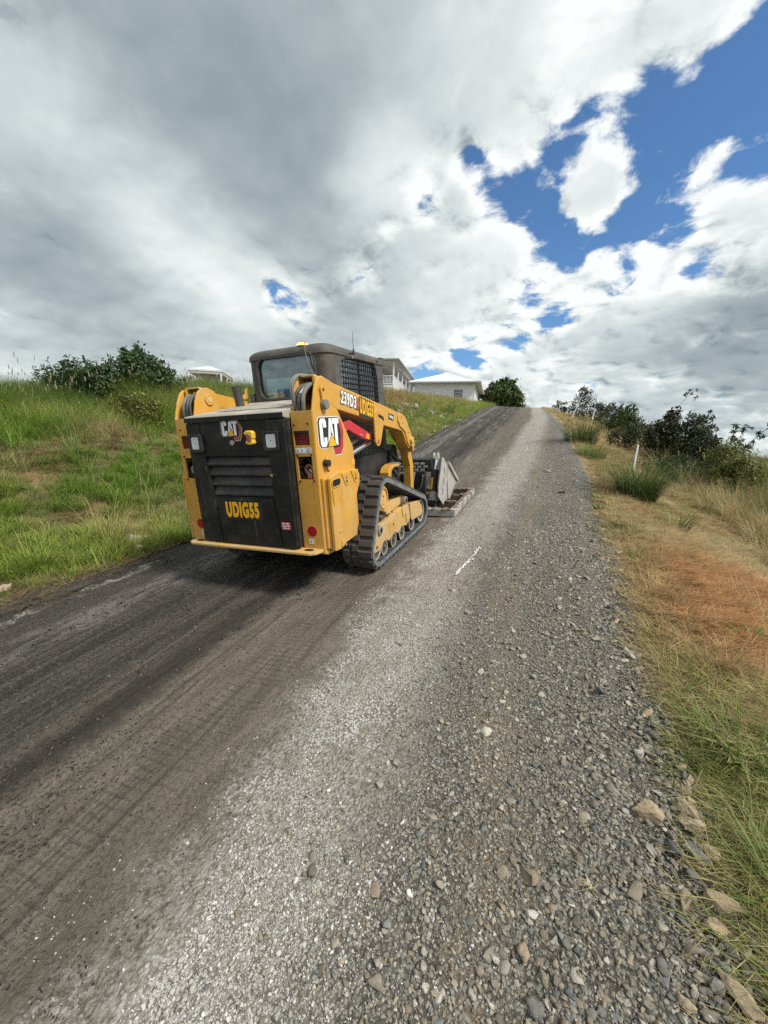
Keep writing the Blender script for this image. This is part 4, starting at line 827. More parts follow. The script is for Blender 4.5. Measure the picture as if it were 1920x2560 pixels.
    MB().span((s * .756, .105, .515), (s * .762, .175, .530)).build('stamped_bar', 'yellow', sp_, .003)
    MB().cyl((s * .66, .575, .985), (s * .66, .575, 1.03), .030, 16).build('grease_cap', 'yellow_dusty', tw, .004)
# print on the right hand side
RT = [o for o in bpy.data.objects if o.name.startswith('loader_tower') and o.parent == LD][0]
RA = [o for o in bpy.data.objects if o.name.startswith('lift_arm') and o.parent == LD][0]
emblem(RT, side_at(.6825, .236, 1.268), .385, 'ink', 'redprint')
flat([(.10, -.058), (.10, .052), (.165, .045), (.190, .0), (.165, -.058)], 'ink', 'model_edge', RA, side_at(.6845, .585, 1.523, a_sl), .0005)
flat([(.11, -.050), (.11, .045), (.158, .038), (.180, .0), (.158, -.050)], 'redfade', 'model_edge', RA, side_at(.6851, .585, 1.523, a_sl), .0005)
lettering('239D3', 'ink', RA, side_at(.6875, .556, 1.524, a_sl), .134, .0115, .64, 1.22)
lettering('239D3', 'white', RA, side_at(.6893, .556, 1.524, a_sl), .134, .0046, .64, 1.22)
flat([(-.155, -.083), (-.155, .083), (.155, .083), (.155, -.083)], 'ink', 'number_plate', RA, side_at(.6845, .905, 1.455, a_sl), .0006)
lettering('UDIG55', 'amberprint', RA, side_at(.6866, .905, 1.455, a_sl), .172, .0072, .43, 1.16)
flat([(-.075, -.032), (-.075, .032), (.075, .032), (.075, -.032)], 'ink', 'dealer_sticker', RA, side_at(.6845, 1.515, 1.372, a_sl), .0006)
lettering('Hastings', 'white', RA, side_at(.6866, 1.515, 1.374, a_sl), .045, .0006, .72)
# red service strut under the right arm
rb = MB().prism([(.50, 1.345), (.62, 1.365), (.70, 1.335), (1.04, 1.225), (1.07, 1.165), (1.00, 1.170), (.90, 1.185), (.64, 1.265), (.60, 1.285), (.50, 1.27)], 'x', .620, .652).build('service_strut', 'red', LD, .004)
flat([(-.028, -.022), (-.028, .022), (.028, .022), (.028, -.022)], 'brightyellow', 'strut_label', rb, side_at(.6525, .965, 1.205, -.3)); MB().cyl((.652, .82, 1.225), (.668, .82, 1.225), .011, 12).build('strut_pin', 'chrome', rb)
# ---- cab
CX = .441
PLAN = [(-.36, .70), (-.40, .715), (-.428, .745), (-CX, .80), (-CX, 1.95), (CX, 1.95), (CX, .80), (.428, .745), (.40, .715), (.36, .70)]
cb = MB().ring([(-.362, 1.54), (.362, 1.54), (.362, 1.985), (-.362, 1.985)], rrect(-.315, .300, 1.600, 1.965, .095, 7), 'y', .700, .735).build('cab_shell', 'cabrear', LD)
MB().ring(rrect(-.335, .320, 1.580, 1.978, .11, 7), rrect(-.312, .297, 1.603, 1.962, .092, 7), 'y', .688, .702).build('window_seal', 'cabrear', cb, .004)
MB().prism(rrect(-.318, .303, 1.597, 1.968, .095, 7), 'y', .716, .721).build('rear_window', 'glass', LD)
for s in (1, -1):
    b = MB(); arc = [(.36, .70), (.385, .706), (.408, .720), (.426, .743), (.436, .770), (CX, .82)]
    vs = [(s * x, y, z) for x, y in arc for z in (1.30, 1.97)]; vs += [(s * (x - .02), y + .02, z) for x, y in arc for z in (1.30, 1.97)]; k = len(arc)
    b.add(vs, [(2 * i, 2 * i + 1, 2 * i + 3, 2 * i + 2) for i in range(k - 1)] + [(2 * k + 2 * i, 2 * k + 2 * i + 2, 2 * k + 2 * i + 3, 2 * k + 2 * i + 1) for i in range(k - 1)])
    b.build('corner_post', 'cabrear', cb, smooth=True)
    op = [(1.00, 1.44), (.965, 1.55), (.950, 1.66), (.925, 1.77), (.930, 1.86), (.960, 1.912), (1.03, 1.932), (1.35, 1.945), (1.64, 1.950), (1.715, 1.935), (1.760, 1.880), (1.780, 1.78), (1.792, 1.64), (1.795, 1.44)]
    MB().ring([(.82, 1.02), (1.95, 1.02), (1.95, 1.985), (.82, 1.985)], op, 'x', s * .423, s * .441).build('cab_side', 'cab', cb, .004)
    mg = MB()
    from itertools import product
    def inside(y, z):
        c_ = False; j = len(op) - 1
        for i in range(len(op)):
            if (op[i][1] > z) != (op[j][1] > z) and y < (op[j][0] - op[i][0]) * (z - op[i][1]) / (op[j][1] - op[i][1]) + op[i][0]: c_ = not c_
            j = i
        return c_
    for i in range(18):
        y = .945 + i * .0495; zs = [z for z in np.linspace(1.40, 1.97, 160) if inside(y, z)]
        if zs: mg.cyl((s * .430, y, zs[0] - .01), (s * .430, y, zs[-1] + .01), .0042, 5)
    for i in range(10):
        z = 1.465 + i * .0495; ys = [y for y in np.linspace(.9, 1.82, 200) if inside(y, z)]
        if ys: mg.cyl((s * .436, ys[0] - .01, z), (s * .436, ys[-1] + .01, z), .0042, 5)
    mg.build('wire_guard', 'blackflat', cb)
    MB().span((s * .408, .90, 1.42), (s * .412, 1.82, 1.97)).build('side_window', 'sideglass', cb)
    MB().span((s * .405, 1.345, 1.40), (s * .420, 1.372, 1.96)).build('window_bar', 'blackflat', cb)
    lg = MB()
    for i in range(15): lg.cyl((s * .446, 1.12 + i * .05, .98), (s * .446, 1.12 + i * .05, 1.20), .0042, 5)
    for i in range(5): lg.cyl((s * .450, 1.10, 1.0 + i * .045), (s * .450, 1.84, 1.0 + i * .045), .0042, 5)
    lg.build('lower_guard', 'blackflat', cb)
    MB().span((s * .40, 1.90, .9), (s * .44, 1.952, 1.98)).build('front_post', 'cab', cb, .006)
    MB().prism([(1.95, 1.30), (2.00, 1.42), (2.01, 1.60), (1.985, 1.68), (1.95, 1.70)], 'x', s * .40, s * .425).build('door_edge', 'blackflat', cb, .006)
rf_ = MB(); lev = [(1.950, -.010), (1.985, -.008), (2.008, .006), (2.026, .028), (2.038, .056), (2.045, .095), (2.048, .16)]; kk = len(PLAN)
for z_, ins in lev:
    for x, y in PLAN: rf_.v.append((math.copysign(abs(x) - ins, x), y + (ins if y < .9 else (.03 - ins * .4)), z_))
for a_ in range(len(lev) - 1): rf_.f += [(a_ * kk + i, a_ * kk + (i + 1) % kk, (a_ + 1) * kk + (i + 1) % kk, (a_ + 1) * kk + i) for i in range(kk)]
rf_.f += [tuple(range(kk - 1, -1, -1)), tuple(range((len(lev) - 1) * kk, len(lev) * kk))]; rf_.build('cab_roof', 'cabrear', cb, smooth=True)
MB().prism([(x * .97, y + (.02 if y < .9 else -.02)) for x, y in PLAN], 'z', 1.935, 1.954).build('headliner', 'blackflat', cb)
MB().prism([(1.93, 1.985), (2.045, 1.995), (2.055, 2.018), (2.03, 2.040), (1.93, 2.040)], 'x', -.43, .43).build('roof_visor', 'cab', cb, .006)
MB().span((-.40, 1.925, 1.0), (.40, 1.931, 1.97)).build('front_glass', 'glass', cb)
MB().span((-.41, .72, 1.36), (.41, 1.90, 1.40)).build('cab_floor', 'blackflat', cb)
st = MB().span((-.20, 1.00, 1.41), (.22, 1.08, 1.72)).build('seat_back', 'blackflat', LD, .03, seg=3); MB().span((-.10, 1.01, 1.73), (.12, 1.07, 1.83)).build('headrest', 'blackflat', st, .02, seg=3)
for s in (-1, 1):
    MB().span((s * .30 - .05, 1.15, 1.41), (s * .30 + .05, 1.45, 1.56)).build('armrest', 'cab', LD, .02); MB().tube([(s * .30, 1.42, 1.55), (s * .30, 1.44, 1.62), (s * .29, 1.45, 1.67)], .018, 10).build('joystick', 'blackflat', LD, smooth=True)
MB().span((-.26, 1.50, 1.41), (-.13, 1.60, 1.66)).build('control_box', 'sticker', LD, .01); MB().span((-.27, 1.49, 1.64), (-.12, 1.61, 1.67)).build('control_lid', 'rust', LD, .006)
card = MB().prism([(-.150, 1.600), (.165, 1.610), (.165, 1.690), (-.148, 1.685)], 'y', .722, .7235).build('paper_card', 'bluecard', LD)
for k in range(6):
    x0 = -.125 + k * .05; sq = [(x0 + .012 * math.sin(t * 2.2 + k), .7155, 1.628 + .008 * t + .003 * math.cos(3 * t + k)) for t in np.linspace(0, 5, 6)]
    MB().tube(sq, .0022, 5, 4).build('ink_stroke', 'blueink', card)
MB().span((-.010, .74, 1.78), (.030, .745, 1.85)).build('air_freshener', paint('green_card', (.03, .22, .08), None, .6), LD); MB().tube([(.01, .742, 1.85), (.005, .742, 1.90), (.015, .742, 1.95)], .0018, 5).build('freshener_string', 'sticker', LD)
bc = MB().cyl((.150, .775, 2.020), (.150, .775, 2.034), .052, 24).build('beacon', 'blackflat', LD)
MB().cyl((.150, .775, 2.034), (.150, .775, 2.058), .052, 24, .046).build('beacon_lens', 'beacon', bc, .006); MB().ring([(.150 + .053 * math.cos(a), .775 + .053 * math.sin(a)) for a in np.linspace(0, 6.283, 25)[:-1]], [(.150 + .046 * math.cos(a), .775 + .046 * math.sin(a)) for a in np.linspace(0, 6.283, 25)[:-1]], 'z', 2.032, 2.039).build('beacon_ring', 'amberlens', bc)
MB().tube([(.205, .75, 2.05), (.222, .690, 2.03), (.232, .688, 1.93), (.262, .690, 1.82), (.330, .692, 1.73), (.375, .700, 1.70)], .0055, 7).build('beacon_cable', 'hosegrey', cb, smooth=True)
MB().cyl((.375, .695, 1.70), (.375, .680, 1.695), .014, 10).build('cable_grommet', 'blackflat', cb)
an = MB().span((.441, 1.155, 1.945), (.452, 1.185, 1.995)).build('antenna', 'steel', LD); MB().cyl((.462, 1.17, 1.975), (.462, 1.171, 2.03), .013, 12, .006).build('antenna_base', 'blackflat', an); MB().cyl((.462, 1.171, 2.02), (.462, 1.176, 2.19), .0032, 8, .0015).build('whip', 'blackflat', an)
MB().tube([(.446, 1.16, 1.985), (.452, 1.12, 1.985), (.446, 1.08, 1.975)], .007, 7).build('antenna_lead', 'blackflat', an)
flat(rrect(-.042, .042, -.022, .022, .002, 1), 'brightyellow', 'cab_label', cb, side_at(.4415, 1.68, 1.975, -.02)); MB().tube([(.445, 1.74, 1.985), (.455, 1.76, 1.97), (.447, 1.80, 1.985)], .006, 6).build('cab_catch', 'blackflat', cb)
for by, bz in ((1.57, 1.975), (1.86, 1.80), (1.86, 1.65)): MB().cyl((.441, by, bz), (.445, by, bz), .009, 10).build('bolt', 'blackflat', cb)
for s in (-1, 1):
    MB().span((s * .40, .695, 1.555), (s * .452, .745, 1.66)).build('cab_mount', 'cab', cb, .008)
MB().prism([(.52, 1.60), (.56, 1.60), (.73, 1.62), (.715, 1.665), (.735, 1.700), (.715, 1.718), (.690, 1.705), (.675, 1.655), (.62, 1.64)], 'x', -.500, -.482).build('lock_lug', 'yellow', LD, .004)
# curved front step bracket seen above the track
MB().prism([(1.62, .60), (1.62, .76), (1.67, .81), (1.78, .835), (2.00, .815), (2.00, .79), (1.80, .795), (1.73, .765), (1.71, .72), (1.71, .60)], 'x', .47, .58).build('front_step', 'yellow', LD, .006)
MB().box((.525, 1.91, .828), (.106, .18, .012)).build('step_tread', 'steel', LD)
MB().span((-.5, 2.10, .55), (.5, 2.20, .66)).build('cross_tube', 'blackflat', LD, .01)
MB().prism([(1.96, .40), (1.96, .98), (2.06, 1.05), (2.16, 1.02), (2.24, .80), (2.26, .40)], 'x', -.48, .485).build('front_frame', 'blackflat', LD, .008)
for k in range(3): MB().tube([(.492, 1.98, .95 - .09 * k), (.50, 2.10, .86 - .10 * k), (.492, 2.22, .84 - .10 * k)], .013, 8).build('hydraulic_hose', 'hose', LD, smooth=True)
# ---- undercarriage
def hull(pts):
    pts = sorted(set(map(tuple, pts)))
    def half(ps):
        o = []
        for p in ps:
            while len(o) > 1 and (o[-1][0] - o[-2][0]) * (p[1] - o[-2][1]) - (o[-1][1] - o[-2][1]) * (p[0] - o[-2][0]) <= 0: o.pop()
            o.append(p)
        return o
    a = half(pts); b = half(pts[::-1]); return np.array(a[:-1] + b[:-1])
WH = [(.665, .200, .196), (.905, .625, .222), (2.06, .222, .216)]
def belt(off, count):
    P = hull([(cy + (r - off) * math.cos(a), cz + (r - off) * math.sin(a)) for cy, cz, r in WH for a in np.linspace(0, 2 * math.pi, 120, endpoint=False)])
    Q = np.vstack([P, P[:1]]); d = np.r_[0, np.cumsum(np.linalg.norm(np.diff(Q, axis=0), axis=1))]; t = np.linspace(0, d[-1], count, endpoint=False)
    return np.stack([np.interp(t, d, Q[:, 0]), np.interp(t, d, Q[:, 1])], 1), d[-1]
lugm = MB()
def lugshape(w):
    b = MB(); b.add([(-w / 2, -.032, -.004), (w / 2, -.032, -.004), (w / 2, .032, -.004), (-w / 2, .032, -.004), (-w / 2 + .004, -.025, .018), (w / 2 - .004, -.025, .018), (w / 2 - .004, .025, .018), (-w / 2 + .004, .025, .018)], [(0, 1, 5, 4), (1, 2, 6, 5), (2, 3, 7, 6), (3, 0, 4, 7), (4, 5, 6, 7), (3, 2, 1, 0)])
    me = bpy.data.meshes.new('track_lug'); me.from_pydata(b.v, [], b.f); me.materials.append(M['lug']); return me
LUG1, LUG2, LUG3 = lugshape(.135), lugshape(.070), lugshape(.060)
for s in (1, -1):
    K = 150; Po, per = belt(.022, K); Pi, _ = belt(.070, K)
    # match inner loop to outer loop by nearest direction
    tan = np.roll(Po, -1, 0) - np.roll(Po, 1, 0); tan /= np.linalg.norm(tan, axis=1)[:, None]; nor = np.stack([tan[:, 1], -tan[:, 0]], 1)
    Pi = Po - nor * .048
    xo, xi = s * .845, s * .535; xe = s * .800
    V = []
    for i in range(K): V += [(xo, *(Po[i] - nor[i] * .006)), (xe, *Po[i]), (xi + s * .02, *Po[i]), (xi, *(Po[i] - nor[i] * .006)), (xi, *Pi[i]), (xo, *Pi[i])]
    Fq = [(i * 6 + a, i * 6 + (a + 1) % 6, ((i + 1) % K) * 6 + (a + 1) % 6, ((i + 1) % K) * 6 + a) for i in range(K) for a in range(6)]
    b = MB(); b.add(V, Fq); tk = b.build('rubber_track', 'rubber', LD, smooth=True)
    tk.data.materials.append(M['rubberedge'])
    for p in tk.data.polygons:
        if abs(p.center.x) > .83: p.material_index = 1
    NL = 46; Pl, _ = belt(.022, NL * 2); tl = np.roll(Pl, -1, 0) - np.roll(Pl, 1, 0); tl /= np.linalg.norm(tl, axis=1)[:, None]; nl = np.stack([tl[:, 1], -tl[:, 0]], 1)
    for k in range(NL * 2):
        for me, xc in (((LUG1, .775), (LUG3, .590)) if k % 2 == 0 else ((LUG2, .680), )):
            o = bpy.data.objects.new('track_lug', me); COL.objects.link(o); o.parent = tk
            mx = Matrix.Identity(4); ax = Vector((1, 0, 0)); ty = Vector((0, tl[k][0], tl[k][1])); tz = Vector((0, nl[k][0], nl[k][1])); ax = ty.cross(tz)
            for r_ in range(3): mx[r_][0] = ax[r_]; mx[r_][1] = ty[r_]; mx[r_][2] = tz[r_]
            mx.translation = (s * xc, Pl[k][0], Pl[k][1]); o.matrix_parent_inverse = Matrix.Identity(4); o.matrix_basis = mx
    tt = MB(); Pd, _ = belt(.078, 46)
    for q in Pd: tt.box((s * .69, q[0], q[1]), (.05, .03, .03))
    tt.build('drive_lugs', 'rubber', tk)
    fr_ = MB().prism([(.60, .165), (.60, .33), (.66, .385), (1.10, .395), (1.355, .42), (1.62, .395), (1.85, .380), (1.93, .372), (2.06, .285), (2.10, .200), (2.02, .18), (1.78, .215), (1.70, .25), (1.60, .215), (1.50, .185), (1.42, .205), (1.36, .222), (1.28, .195), (1.23, .175), (1.17, .205), (1.11, .22), (1.03, .195), (.98, .172), (.92, .20), (.86, .215), (.78, .18), (.72, .16)], 'x', s * .60, s * .812).build('track_frame', 'yellow_dusty', LD, .006)
    MB().prism([(1.60, .42), (1.66, .20), (2.02, .175), (2.10, .20), (2.06, .29), (1.93, .378), (1.75, .40)], 'x', s * .8125, s * .826).build('idler_guard', 'yellow_dusty', fr_, .005)
    MB().prism([(1.36, .42), (1.50, .435), (1.58, .40), (1.55, .24), (1.50, .22), (1.48, .34), (1.40, .30)], 'x', s * .8125, s * .822).build('suspension_bracket', 'yellow_dusty', fr_, .004)
    MB().prism([(.98, .235), (1.16, .255), (1.16, .355), (.98, .345)], 'x', s * .8125, s * .817).build('cover_plate', 'yellow', fr_, .003); MB().cyl((s * .817, 1.10, .31), (s * .818, 1.10, .31), .014, 10).build('cover_hole', 'void', fr_)
    # final drive
    fd = MB().cyl((s * .56, .905, .625), (s * .800, .905, .625), .125, 32).build('final_drive', 'yellow_dusty', LD, .010); MB().pipe((s * .800, .905, .625), (s * .812, .905, .625), .105, .088, 32).build('drive_rim', 'yellow', fd, .003); MB().span((s * .8005, .885, .56), (s * .806, .925, .575)).build('drive_mark', 'yellow', fd, .002); MB().tube([(s * .803, .89, .60), (s * .805, .915, .63), (s * .803, .895, .66), (s * .803, .92, .68)], .004, 6).build('drive_mark', 'yellow', fd)
    MB().prism([(.80, .70), (.92, .50), (1.15, .40), (1.20, .40), (1.00, .55), (.98, .70)], 'x', s * .60, s * .77).build('drive_mount', 'yellow_dusty', LD, .006)
    ts = MB().cyl((s * .66, 1.50, .472), (s * .770, 1.50, .472), .055, 22).build('torsion_axle', 'yellow_dusty', LD, .004); MB().cyl((s * .770, 1.50, .472), (s * .825, 1.50, .472), .046, 22).build('axle_nut', 'steel', ts, .004); MB().cyl((s * .825, 1.50, .472), (s * .826, 1.50, .472), .028, 16).build('axle_bore', 'void', ts)
    MB().prism([(1.02, .50), (1.10, .53), (1.45, .525), (1.52, .50), (1.52, .44), (1.05, .42)], 'x', s * .66, s * .768).build('axle_housing', 'yellow_dusty', ts, .005)
    nb = MB().cyl((s * .75, .74, .352), (s * .835, .74, .352), .044, 20).build('torsion_nut', 'steel', LD, .004); MB().cyl((s * .835, .74, .352), (s * .836, .74, .352), .027, 14).build('nut_bore', 'void', nb)
    for ry, rz, rr in ((.665, .200, .122), (.86, .142, .080), (1.11, .142, .080), (1.36, .145, .082), (1.70, .172, .105), (2.06, .222, .145)):
        ro = MB().cyl((s * .60, ry, rz), (s * .800, ry, rz), rr, 28).build('track_roller', 'lug', LD, .008); MB().pipe((s * .800, ry, rz), (s * .808, ry, rz), rr * .97, rr * .80, 28).build('roller_face', 'hood', ro); MB().cyl((s * .803, ry, rz + .01), (s * .822, ry, rz + .01), .015, 8).build('roller_bolt', 'dirt', ro)
    # caked dirt on the frame
    b = MB(); r_ = np.random.default_rng(9 + s)
    for k in range(70):
        yy = r_.uniform(.66, 1.22); b.add([(s * (.72 + r_.uniform(-.05, .05)) + v[0] * .02, yy + v[1] * .02, .395 + r_.uniform(-.01, .035) * (1 + (yy < .95)) + v[2] * .014) for v in ICO1 * r_.uniform(.5, 1.6)], [tuple(q) for q in ICO1F])
    b.build('caked_dirt', 'dirt', fr_)['kind'] = 'stuff'

# ================================================================== LEVELLING BOX FRAME carried on the loader's front
GB = empty('levelling_frame', 'grey steel levelling box frame on the road in front of the loader', 'attachment'); GB.matrix_world = mm
HWX = 1.12
for s in (1, -1):
    rl = MB().span((s * (HWX - .07), 2.60, .010), (s * HWX, 4.19, .112)).build('side_rail', 'galv', GB, .006)
    for y0, y1 in ((3.08, 3.16), (3.48, 3.54), (3.84, 3.90)): MB().span((s * HWX, y0, .012), (s * (HWX + .012), y1, .110)).build('rail_patch', 'steel', rl, .003)
for y in (2.60, 3.10, 3.62, 4.12): MB().span((-HWX + .071, y, .010), (HWX - .071, y + .07, .112 if y < 2.7 or y > 4 else .095)).build('cross_bar', 'galv' if y < 2.7 else 'dirt', GB, .006)
b = MB(); r_ = np.random.default_rng(3)
for k in range(420):
    y = r_.choice([2.635, 3.135, 3.655, 4.155]) + r_.normal() * .03; x = r_.uniform(-1.08, 1.08)
    b.add([(x + v[0] * .03, y + v[1] * .025, .108 + v[2] * .016) for v in ICO1 * r_.uniform(.5, 1.5)], [tuple(q) for q in ICO1F])
for k in range(160):
    y = r_.uniform(2.7, 4.1); x = 1.085 + r_.normal() * .015; b.add([(x + v[0] * .022, y + v[1] * .03, .112 + v[2] * .012) for v in ICO1 * r_.uniform(.4, 1.2)], [tuple(q) for q in ICO1F])
b.build('soil_crust', 'dirt', GB)['kind'] = 'stuff'
# upright mast plates, rams and coupler
for s in (1, -1):
    MB().prism([(2.95, .785), (3.05, .75), (3.20, .64), (3.18, .40), (3.10, .22), (2.95, .086), (2.68, .26), (2.74, .42)], 'x', s * .8665, s * .882).build('slotted_plate', 'galv', GB, .004)
    for yy, zz in ((3.04, .58), (2.98, .43), (2.92, .29)): MB().prism([(yy - .010, zz + .045), (yy + .016, zz + .045), (yy + .006, zz - .045), (yy - .020, zz - .045)], 'x', s * .882, s * .8834).build('plate_slot', 'void', GB)
    MB().prism([(3.02, .70), (3.24, .66), (3.30, .40), (3.34, .12), (3.02, .11)], 'x', s * .842, s * .8655).build('mast_web', 'galv', GB, .003)
    wp = MB().prism([(3.225, .690), (3.880, .318), (3.62, .20), (3.330, .09), (3.26, .13), (3.21, .42)], 'x', s * .866, s * .884).build('wing_plate', 'galv', GB, .005); MB().prism([(3.225, .695), (3.885, .320), (3.84, .285), (3.225, .640)], 'x', s * .884, s * .915).build('wing_rib', 'galv', wp, .004)
    rm = MB().cyl((s * .75, 2.835, .20), (s * .75, 3.015, .59), .056, 24).build('hydraulic_ram', 'blackflat', GB, .006); MB().cyl((s * .75, 3.015, .59), (s * .75, 3.105, .77), .030, 20).build('ram_rod', 'chrome', rm, smooth=True); MB().cyl((s * .75, 2.825, .17), (s * .75, 2.88, .295), .060, 22).build('ram_foot', 'galv', rm, .005)
    MB().prism([(3.04, .74), (3.04, .81), (3.09, .84), (3.15, .82), (3.17, .74)], 'x', s * .715, s * .727).build('ram_clevis', 'galv', rm, .006); MB().prism([(3.04, .74), (3.04, .81), (3.09, .84), (3.15, .82), (3.17, .74)], 'x', s * .773, s * .785).build('ram_clevis', 'galv', rm, .006)
    dv = Vector((0, .18, .39)).normalized(); yl = dv; xl = Vector((.80, -.55, .254)); xl = (xl - yl * xl.dot(yl)).normalized(); zl_ = xl.cross(yl)
    c0 = Vector((s * .75, 2.925, .395)) + zl_ * .0572
    mtx = Matrix(((xl.x, yl.x, zl_.x, c0.x), (xl.y, yl.y, zl_.y, c0.y), (xl.z, yl.z, zl_.z, c0.z), (0, 0, 0, 1)))
    lb = MB().add([(q, w_, 0.0571 * (math.cos(q / .0571) - 1)) for w_ in (-.085, .085) for q in np.linspace(-.034, .034, 7)], [(i, i + 1, i + 8, i + 7) for i in range(6)])
    lb.v = [tuple(mtx @ Vector(p)) for p in lb.v]; lb.build('ram_label', 'brightyellow', rm)
    g2 = MB().prism([(-.010, -.07), (.006, -.03), (-.002, -.01), (.012, .04), (.002, .075), (-.014, .03), (-.006, 0)], 'z', .0003, .0012); g2.v = [tuple(mtx @ Vector(p)) for p in g2.v]; g2.build('ram_label_mark', 'ink', rm)
cp = MB().span((-.66, 2.80, .16), (.66, 2.86, .60)).build('coupler_plate', 'blackflat', GB, .008)
tb = MB().prism([(2.98, .57), (3.16, .57), (3.16, .76), (2.98, .75)], 'x', -.70, .71).build('tread_box', 'blackflat', GB, .008)
for r0 in range(3):
    for q in range(14): MB().prism(rrect(-.66 + q * .092 + (r0 % 2) * .045, -.66 + q * .092 + .070 + (r0 % 2) * .045, .585 + r0 * .044, .616 + r0 * .044, .012, 2), 'y', 2.968, 2.979).build('tread_stud', 'galv', tb, .003)
MB().span((.20, 2.75, .565), (.52, 2.79, .59)).build('coupler_bar', 'steel', cp, .003); MB().tube([(.52, 2.76, .58), (.49, 2.74, .42), (.46, 2.74, .28)], .010, 8).build('coupler_lever', 'steel', cp, smooth=True)
for k in range(2): MB().tube([(.66 - .06 * k, 2.85, .56), (.63, 2.78, .53), (.61, 2.76, .40), (.54, 2.75, .32), (.44, 2.76, .31 + .05 * k)], .012, 8).build('coupler_hose', 'hose', GB, smooth=True)
MB().span((-.82, 2.75, .096), (.82, 2.95, .17)).build('mast_foot', 'blackflat', GB, .01)
# ================================================================== HOUSES
def boards_mat(name, c):
    return paint(name, c, tuple(v * .94 for v in c), .6, 0, 3, (.6, .58, .52), .25, .02, 60)
M['weather'] = boards_mat('white_weatherboard', (.78, .79, .78)); M['trim'] = boards_mat('white_trim', (.80, .81, .81)); M['soffit'] = boards_mat('pale_soffit', (.60, .59, .56))
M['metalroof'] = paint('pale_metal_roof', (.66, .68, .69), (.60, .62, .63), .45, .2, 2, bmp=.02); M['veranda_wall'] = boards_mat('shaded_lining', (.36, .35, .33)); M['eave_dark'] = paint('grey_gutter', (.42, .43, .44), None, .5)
def boarded(parent, a, b, z0, z1, name, hole=None, step=.17):
    """weatherboard wall from a to b (plan points in the house frame): overlapping boards, each tilted out at its foot"""
    a = np.array(a, float); b = np.array(b, float); d = (b - a) / np.linalg.norm(b - a); nn = np.array([d[1], -d[0]]); mb = MB(); z = z0
    while z < z1 - .01:
        t = min(z + step, z1)
        q = [(a, z, .030), (b, z, .030), (b, t, .008), (a, t, .008)]
        mb.add([(p[0] + nn[0] * o_, p[1] + nn[1] * o_, zz) for p, zz, o_ in q] + [(p[0] + nn[0] * .005, p[1] + nn[1] * .005, zz) for p, zz, o_ in q], [(0, 1, 2, 3), (0, 4, 5, 1), (3, 2, 6, 7)])
        z += step
    w_ = mb.build(name, 'weather', parent); return w_
# ---- garage at the end of the road
g0 = at(1183.5, 1008.5, 53)
GA = empty('garage', 'low white weatherboard garage with hipped roof at the top of the road', 'garage', (g0[0], g0[1], g0[2]), R(4.0))
Wd, Dp, Eh = 7.9, 16.0, 2.62
MB().span((-Wd, 0.03, -1.5), (-.03, Dp - .03, Eh)).build('inner_wall', 'trim', GA)
boarded(GA, (-Wd, 0), (0, 0), -1.5, Eh, 'front_wall'); boarded(GA, (0, 0), (0, Dp), -1.5, Eh, 'side_wall')
MB().box((0.0, 0.0, Eh / 2 - .7), (.10, .10, Eh + 1.4)).build('corner_trim', 'trim', GA)
ov = .75
b = MB(); e = [(-Wd - ov, -ov, Eh + .04), (ov, -ov, Eh + .04), (ov, Dp + ov, Eh + .04), (-Wd - ov, Dp + ov, Eh + .04), (-Wd / 2, 4.2, Eh + 1.95), (-Wd / 2, Dp - 4.2, Eh + 1.95)]
b.add(e, [(0, 1, 4), (1, 2, 5, 4), (2, 3, 5), (3, 0, 4, 5)]); rf = b.build('roof', 'metalroof', GA)
MB().span((-Wd - ov, -ov, Eh - .02), (ov, Dp + ov, Eh + .01)).build('soffit', 'soffit', rf); 
MB().span((-Wd - ov - .1, -ov - .1, Eh - .10), (ov + .1, -ov, Eh + .07)).build('gutter', 'eave_dark', rf); MB().span((ov, -ov, Eh - .10), (ov + .1, Dp + ov, Eh + .07)).build('gutter', 'trim', rf)
for p, q in ((0, 4), (1, 4), (2, 5), (3, 5), (4, 5)): MB().tube([e[p], e[q]], .06, 6, 1).build('ridge_cap', 'metalroof', rf)
wi = MB().ring([(-2.72, .55), (-1.42, .55), (-1.42, 1.82), (-2.72, 1.82)], [(-2.64, .63), (-1.50, .63), (-1.50, 1.74), (-2.64, 1.74)], 'y', -.09, -.03).build('window', 'trim', GA)
for k in range(2):
    x0 = -2.64 + k * .57
    for i in range(2):
        for j in range(3): MB().span((x0 + .03 + i * .265, -.055, .66 + j * .36), (x0 + .275 + i * .265, -.05, .99 + j * .36)).build('pane', 'wglass', wi)
    MB().span((x0, -.075, .63), (x0 + .035, -.04, 1.74)).build('mullion', 'trim', wi); MB().span((x0 + .268, -.07, .63), (x0 + .295, -.04, 1.74)).build('glazing_bar', 'trim', wi)
for j in range(1, 3): MB().span((-2.64, -.07, .63 + j * .36), (-1.50, -.045, .66 + j * .36)).build('glazing_bar', 'trim', wi)
MB().span((-2.62, -.045, .64), (-1.52, -.035, 1.73)).build('window_dark', 'void', wi)
dr = MB().span((-5.05, -.06, -.5), (-4.20, -.032, 1.70)).build('door', 'trim', GA); MB().ring([(-5.13, -.55), (-4.12, -.55), (-4.12, 1.78), (-5.13, 1.78)], [(-5.05, -.55), (-4.20, -.55), (-4.20, 1.70), (-5.05, 1.70)], 'y', -.08, -.03).build('door_frame', 'weather', dr)
MB().cyl((-4.28, -.07, .55), (-4.28, -.12, .55), .035, 8).build('door_knob', 'steel', dr)
sd2 = MB().span((.031, 1.6, 0), (.06, 4.6, 2.1)).build('roller_door', 'trim', GA); 
for k in range(9): MB().span((.060, 1.62, .1 + k * .22), (.068, 4.58, .12 + k * .22)).build('door_rib', 'weather', sd2)
MB().box((-.55, -.12, Eh - .28), (.12, .14, .10)).build('flood_lamp', 'eave_dark', GA)

